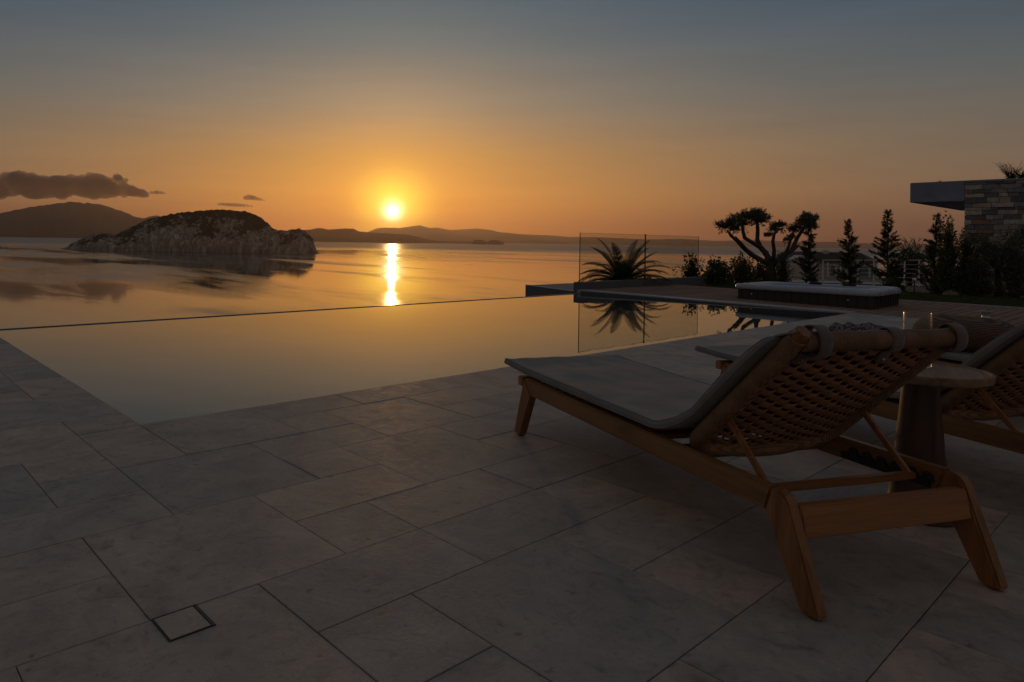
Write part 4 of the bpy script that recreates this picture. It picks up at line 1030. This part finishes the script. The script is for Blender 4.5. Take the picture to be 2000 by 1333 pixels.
# lawn: base sheet and blades
lx0, lx1, ly0, ly1 = 15.602, 19.6, -4.0, 8.25
P = [[(x, y, .002 + .01 * nz3(x, y) - max(0, x - 18) * .033) for y in np.linspace(ly0, ly1, 40)] for x in np.linspace(lx0, lx1, 14)]
tag(MB().grid(P).build('lawn_ground', M['soil']), kind='structure')
rg_ = random.Random(77); vs = []; fs = []
for k in range(62000):
    x = rg_.uniform(lx0, lx1); y = rg_.uniform(-.5, 8.2); z = -.002 - max(0, x - 18) * .033; h = rg_.uniform(.025, .065); a = rg_.uniform(0, 6.283); w = .004
    dx, dy = math.cos(a) * w, math.sin(a) * w; tx_, ty_ = rg_.uniform(-.02, .02), rg_.uniform(-.02, .02); o = len(vs)
    vs += [(x - dx, y - dy, z), (x + dx, y + dy, z), (x + tx_, y + ty_, z + h)]; fs.append((o, o + 1, o + 2))
tag(raw('grass', vs, fs, M['grass']), 'short green lawn grass beyond the wooden deck', 'grass', kind='stuff')

# boulders, garden lights
def boulder(x, fwd, w, h, seed, label):
    b = on_ground(x, fwd); mb = MB(); rows = []
    for i in range(11):
        ph = math.pi * i / 10; rows.append([(w * math.sin(ph) * math.cos(t) * (1 + .25 * nz3(math.cos(t) + seed, math.sin(t), ph)), w * .7 * math.sin(ph) * math.sin(t) * (1 + .25 * nz3(math.cos(t) + seed, math.sin(t), ph)), h * math.cos(ph) * (1 + .2 * nz3(math.cos(t), math.sin(t) + seed, ph))) for t in np.linspace(0, 2 * math.pi, 17)])
    o = mb.grid(rows).build('boulder', M['rock']); o.location = (b.x, b.y, b.z + h * .45); tag(o, label, 'boulder', 'boulders in the planted edge')
M['rock'] = plain('boulder_rock', (.24, .19, .13), .9, nscale=6, amt=.35, bump=.8, bd=.03)
boulder(1858, 14.9, .22, .13, 3, 'brown boulder at the lawn edge between two conifers and the right shrubs'); boulder(1884, 15.1, .16, .08, 5, 'flat low boulder just right of a larger brown boulder')
def garden_light(x, y, fwd, label):
    b = on_ground(x, fwd); z = at(x, y, fwd).z - b.z; e = empty('garden_light', b, 0, label, 'garden light', 'small garden lights along the lawn edge')
    MB().tube([(0, 0, -.02), (0, 0, z)], .010, 8).build('stake', M['darksteel'], e)
    MB().lathe([(0, z - .005), (.028, z), (.040, z + .015), (.040, z + .040), (.030, z + .055), (0, z + .062)], 18).build('lamp_head', M['white'], e, smooth=True)
garden_light(1581, 555, 17.2, 'white headed garden light at the foot of the leftmost conifer'); garden_light(1656, 552, 16.8, 'white headed garden light under the conifer before the low house')
garden_light(1727, 545, 16.2, 'white headed garden light left of the tall conifer stem'); garden_light(1787, 549, 15.0, 'tallest white headed garden light, alone on the lawn edge before the railing')

# ------------------------------------------------------------------ stone building on the right
M['render_'] = plain('grey_render', (.27, .31, .40), .8, nscale=2)
eb = empty('stone_building', (24.3, 4.67, -.4), 0, 'stone clad villa corner with a cantilevered flat roof slab', 'building')
zt = 2.90 + .4
MB().box((.12, -12, 0), (6, -.02, zt - .05)).build('wall', M['render_'], eb)
mst = MT('stacked_stone', rough=.9, spec=.2); isl = mst.island(); vv = mst.coord(); nn = mst.noise(vv, 9, 5, .65)
bc_ = mst.ramp(isl, [(0, (.20, .20, .21)), (.15, (.38, .36, .33)), (.32, (.50, .44, .36)), (.48, (.28, .29, .32)), (.60, (.40, .25, .15)), (.70, (.58, .54, .48)), (.88, (.18, .165, .16))], 'CONSTANT')
mst.col(mst.mix('MULTIPLY', .9, bc_, mst.ramp(nn, [(.3, (.6, .6, .6)), (.7, (1.2, 1.2, 1.2))]))); mst.bump(nn, .7, .02); M['stacked'] = mst.m
st_ = MB(); rs_ = random.Random(8); z = 0
while z < zt - .06:
    hh = min(rs_.choice((.07, .09, .11, .13, .15)), zt - .05 - z); y = 0.0
    while y > -9:
        ww = rs_.uniform(.14, .48); pr_ = rs_.uniform(0, .035); y2 = y - ww; st_.box((-pr_, y2 + .004, z + .004), (.118, y - .004, z + hh - .004)); y = y2
    z += hh
st_.build('stone_cladding', M['stacked'], eb, bevel=.004, seg=1)
MB().box((-.02, -12, zt - .05), (6, -.001, zt)).build('roof', M['render_'], eb)
MB().box((-.02, .0, zt - .57), (6, 1.24, zt)).build('roof_slab', M['render_'], eb, bevel=.01)
def twigs(x, y, fwd, n, hgt, spread, label, seed, name='bare_shrub'):
    rng = random.Random(seed); b = at(x, y, fwd); b.z = 2.90; e = empty(name, b, 0, label, 'shrub'); tr = MB(); cs = []; ds = []
    for k in range(n):
        a = rng.uniform(0, 6.28); d = Vector((math.cos(a) * spread, math.sin(a) * spread, 1)).normalized(); L_ = hgt * rng.uniform(.5, 1); pts = [d * L_ * t + rdir(rng) * .02 * t for t in (0, .33, .66, 1)]
        tr.tube(pts, [.006, .005, .004, .002], 4, caps=False)
        for q in range(4):
            t = rng.uniform(.4, .95); p0 = d * L_ * t; tr.tube([p0, p0 + (d + rdir(rng) * .8).normalized() * L_ * .25], [.003, .0015], 3, caps=False)
        for q in range(5): cs.append(d * L_ * rng.uniform(.0, .45) + rdir(rng) * .03); ds.append(rdir(rng) + Vector((0, 0, .5)))
    tr.build('stems', M['dry'], e); v_, f_ = leaves(cs, ds, .08, .03, rng); raw('foliage', v_, f_, M['shrub'], e)
twigs(1975, 346, 18.6, 34, .58, .75, 'bare twiggy shrub on the roof of the stone building at the frame edge', 61); twigs(1832, 354, 20.4, 14, .16, .9, 'small green tuft growing on the cantilevered roof slab', 62, 'roof_plant')
twigs(1995, 340, 18.3, 26, .36, .7, 'leafy shrub on the roof just right of the bare twiggy one', 63)

# ------------------------------------------------------------------ railing and low house beyond the garden
A_, B_ = at(1535, 480, 25.8), at(1900, 480, 32.3); A_.z = B_.z = 0; dv = B_ - A_; Lr = dv.length; du = dv.normalized(); ang = math.atan2(du.y, du.x)
er = empty('railing', (A_.x, A_.y, 0), ang, 'pale metal railing with thin horizontal bars beyond the conifers', 'railing')
def zg(t): q = A_ + du * t; return gz(q.x, q.y)
MB().box((-.1, -.022, .475), (Lr, .022, .50)).build('top_rail', M['white'], er)
npst = 12
for k in range(npst + 1):
    t = Lr * k / npst; MB().box((t - .022, -.02, zg(t) - .05), (t + .022, .02, .475)).build('post', M['white'], er)
hb = MB()
for k in range(1, 6):
    pts = [(t, 0, zg(t) + (.475 - zg(t)) * k / 6) for t in np.linspace(0, Lr, 14)]; hb.tube(pts, .008, 5)
hb.build('bars', M['white'], er)
pa = MB(); rows = []
for k in range(30):
    t = -3 + (Lr + 12) * k / 29; row = []
    for w in np.linspace(.6, 4.6, 5):
        q = A_ + du * t + Vector((-du.y, du.x, 0)) * -w if False else A_ + du * t + Vector((du.y, -du.x, 0)) * -w * 1.0
        row.append((q.x, q.y, gz(q.x, q.y) + .03))
    rows.append(row)
M['path'] = plain('pale_path', (.36, .33, .30), .8, nscale=2); tag(pa.grid(rows).build('path', M['path']), kind='structure')
hp = at(1620, 480, 88); hf = 88
eh = empty('low_house', (hp.x, hp.y, -3.6), YAW - R(90) - R(14), 'low pale house with a dark tiled hipped roof beyond the garden railing', 'house')
k1 = hf / FPX; hw = 88 * k1
M['plaster'] = plain('pale_plaster', (.55, .50, .41), .85, nscale=1); M['rooftile'] = plain('roof_tile', (.12, .07, .055), .8, nscale=4, amt=.3)
M['bluedoor'] = plain('blue_shutter', (.10, .17, .19), .6)
MB().box((-hw + .4, 0, 0), (hw - .4, 7, 2.75)).build('wall', M['plaster'], eh)
rf = MB(); e0, e1, ez, rz_ = -.5, 7.5, 2.72, 3.95
rf.add([(-hw, e0, ez), (hw, e0, ez), (hw, e1, ez), (-hw, e1, ez), (-hw + 1.6, 3.5, rz_), (hw - .9, 3.5, rz_ - .05)], [(0, 1, 5, 4), (1, 2, 5), (2, 3, 4, 5), (3, 0, 4), (0, 3, 2, 1)])
rfo = rf.build('roof', M['rooftile'], eh)
tr_ = MB()
for k in range(46):
    x = -hw + 1.7 + k * (2 * hw - 2.8) / 45; tr_.tube([(x, e0, ez + .03), (x, 3.45, rz_ + .0)], .045, 5)
tr_.build('tile_rows', M['rooftile'], rfo)
gb = MB(); gb.add([(-hw + .3, -1.5, 2.62), (-hw + 4.3, -1.5, 2.62), (-hw + 2.3, -1.5, 3.5), (-hw + .3, 2, 2.62), (-hw + 4.3, 2, 2.62), (-hw + 2.3, 3, 3.5)], [(0, 1, 2), (0, 2, 5, 3), (1, 4, 5, 2)]); gb.build('gable', M['plaster'], eh)
MB().box((-hw + .6, -1.45, 0), (-hw + 4.0, -.01, 2.6)).build('wall', M['plaster'], eh)
for x_, w_, n_ in ((.15, .5, 'door'), (1.0, .8, 'window'), (3.4, 1.0, 'window'), (4.7, .45, 'window')):
    MB().box((x_ - .05, -.06, .15 if n_ == 'door' else .7), (x_ + w_ + .05, -.004, 2.3)).build(n_, M['white'], eh); MB().box((x_, -.09, .2 if n_ == 'door' else .78), (x_ + w_, -.062, 2.22)).build('shutter', M['bluedoor'], eh)
for x_ in (-.3, 2.6, 5.2): MB().lathe([(0, 0), (.16, 0), (.13, .1), (.12, 2.6), (.16, 2.7), (0, 2.7)], 12, (x_, -.35, 0)).build('column', M['white'], eh)
MB().box((.2, 2.6, 3.5), (.8, 3.2, 4.15)).build('chimney', M['plaster'], rfo)
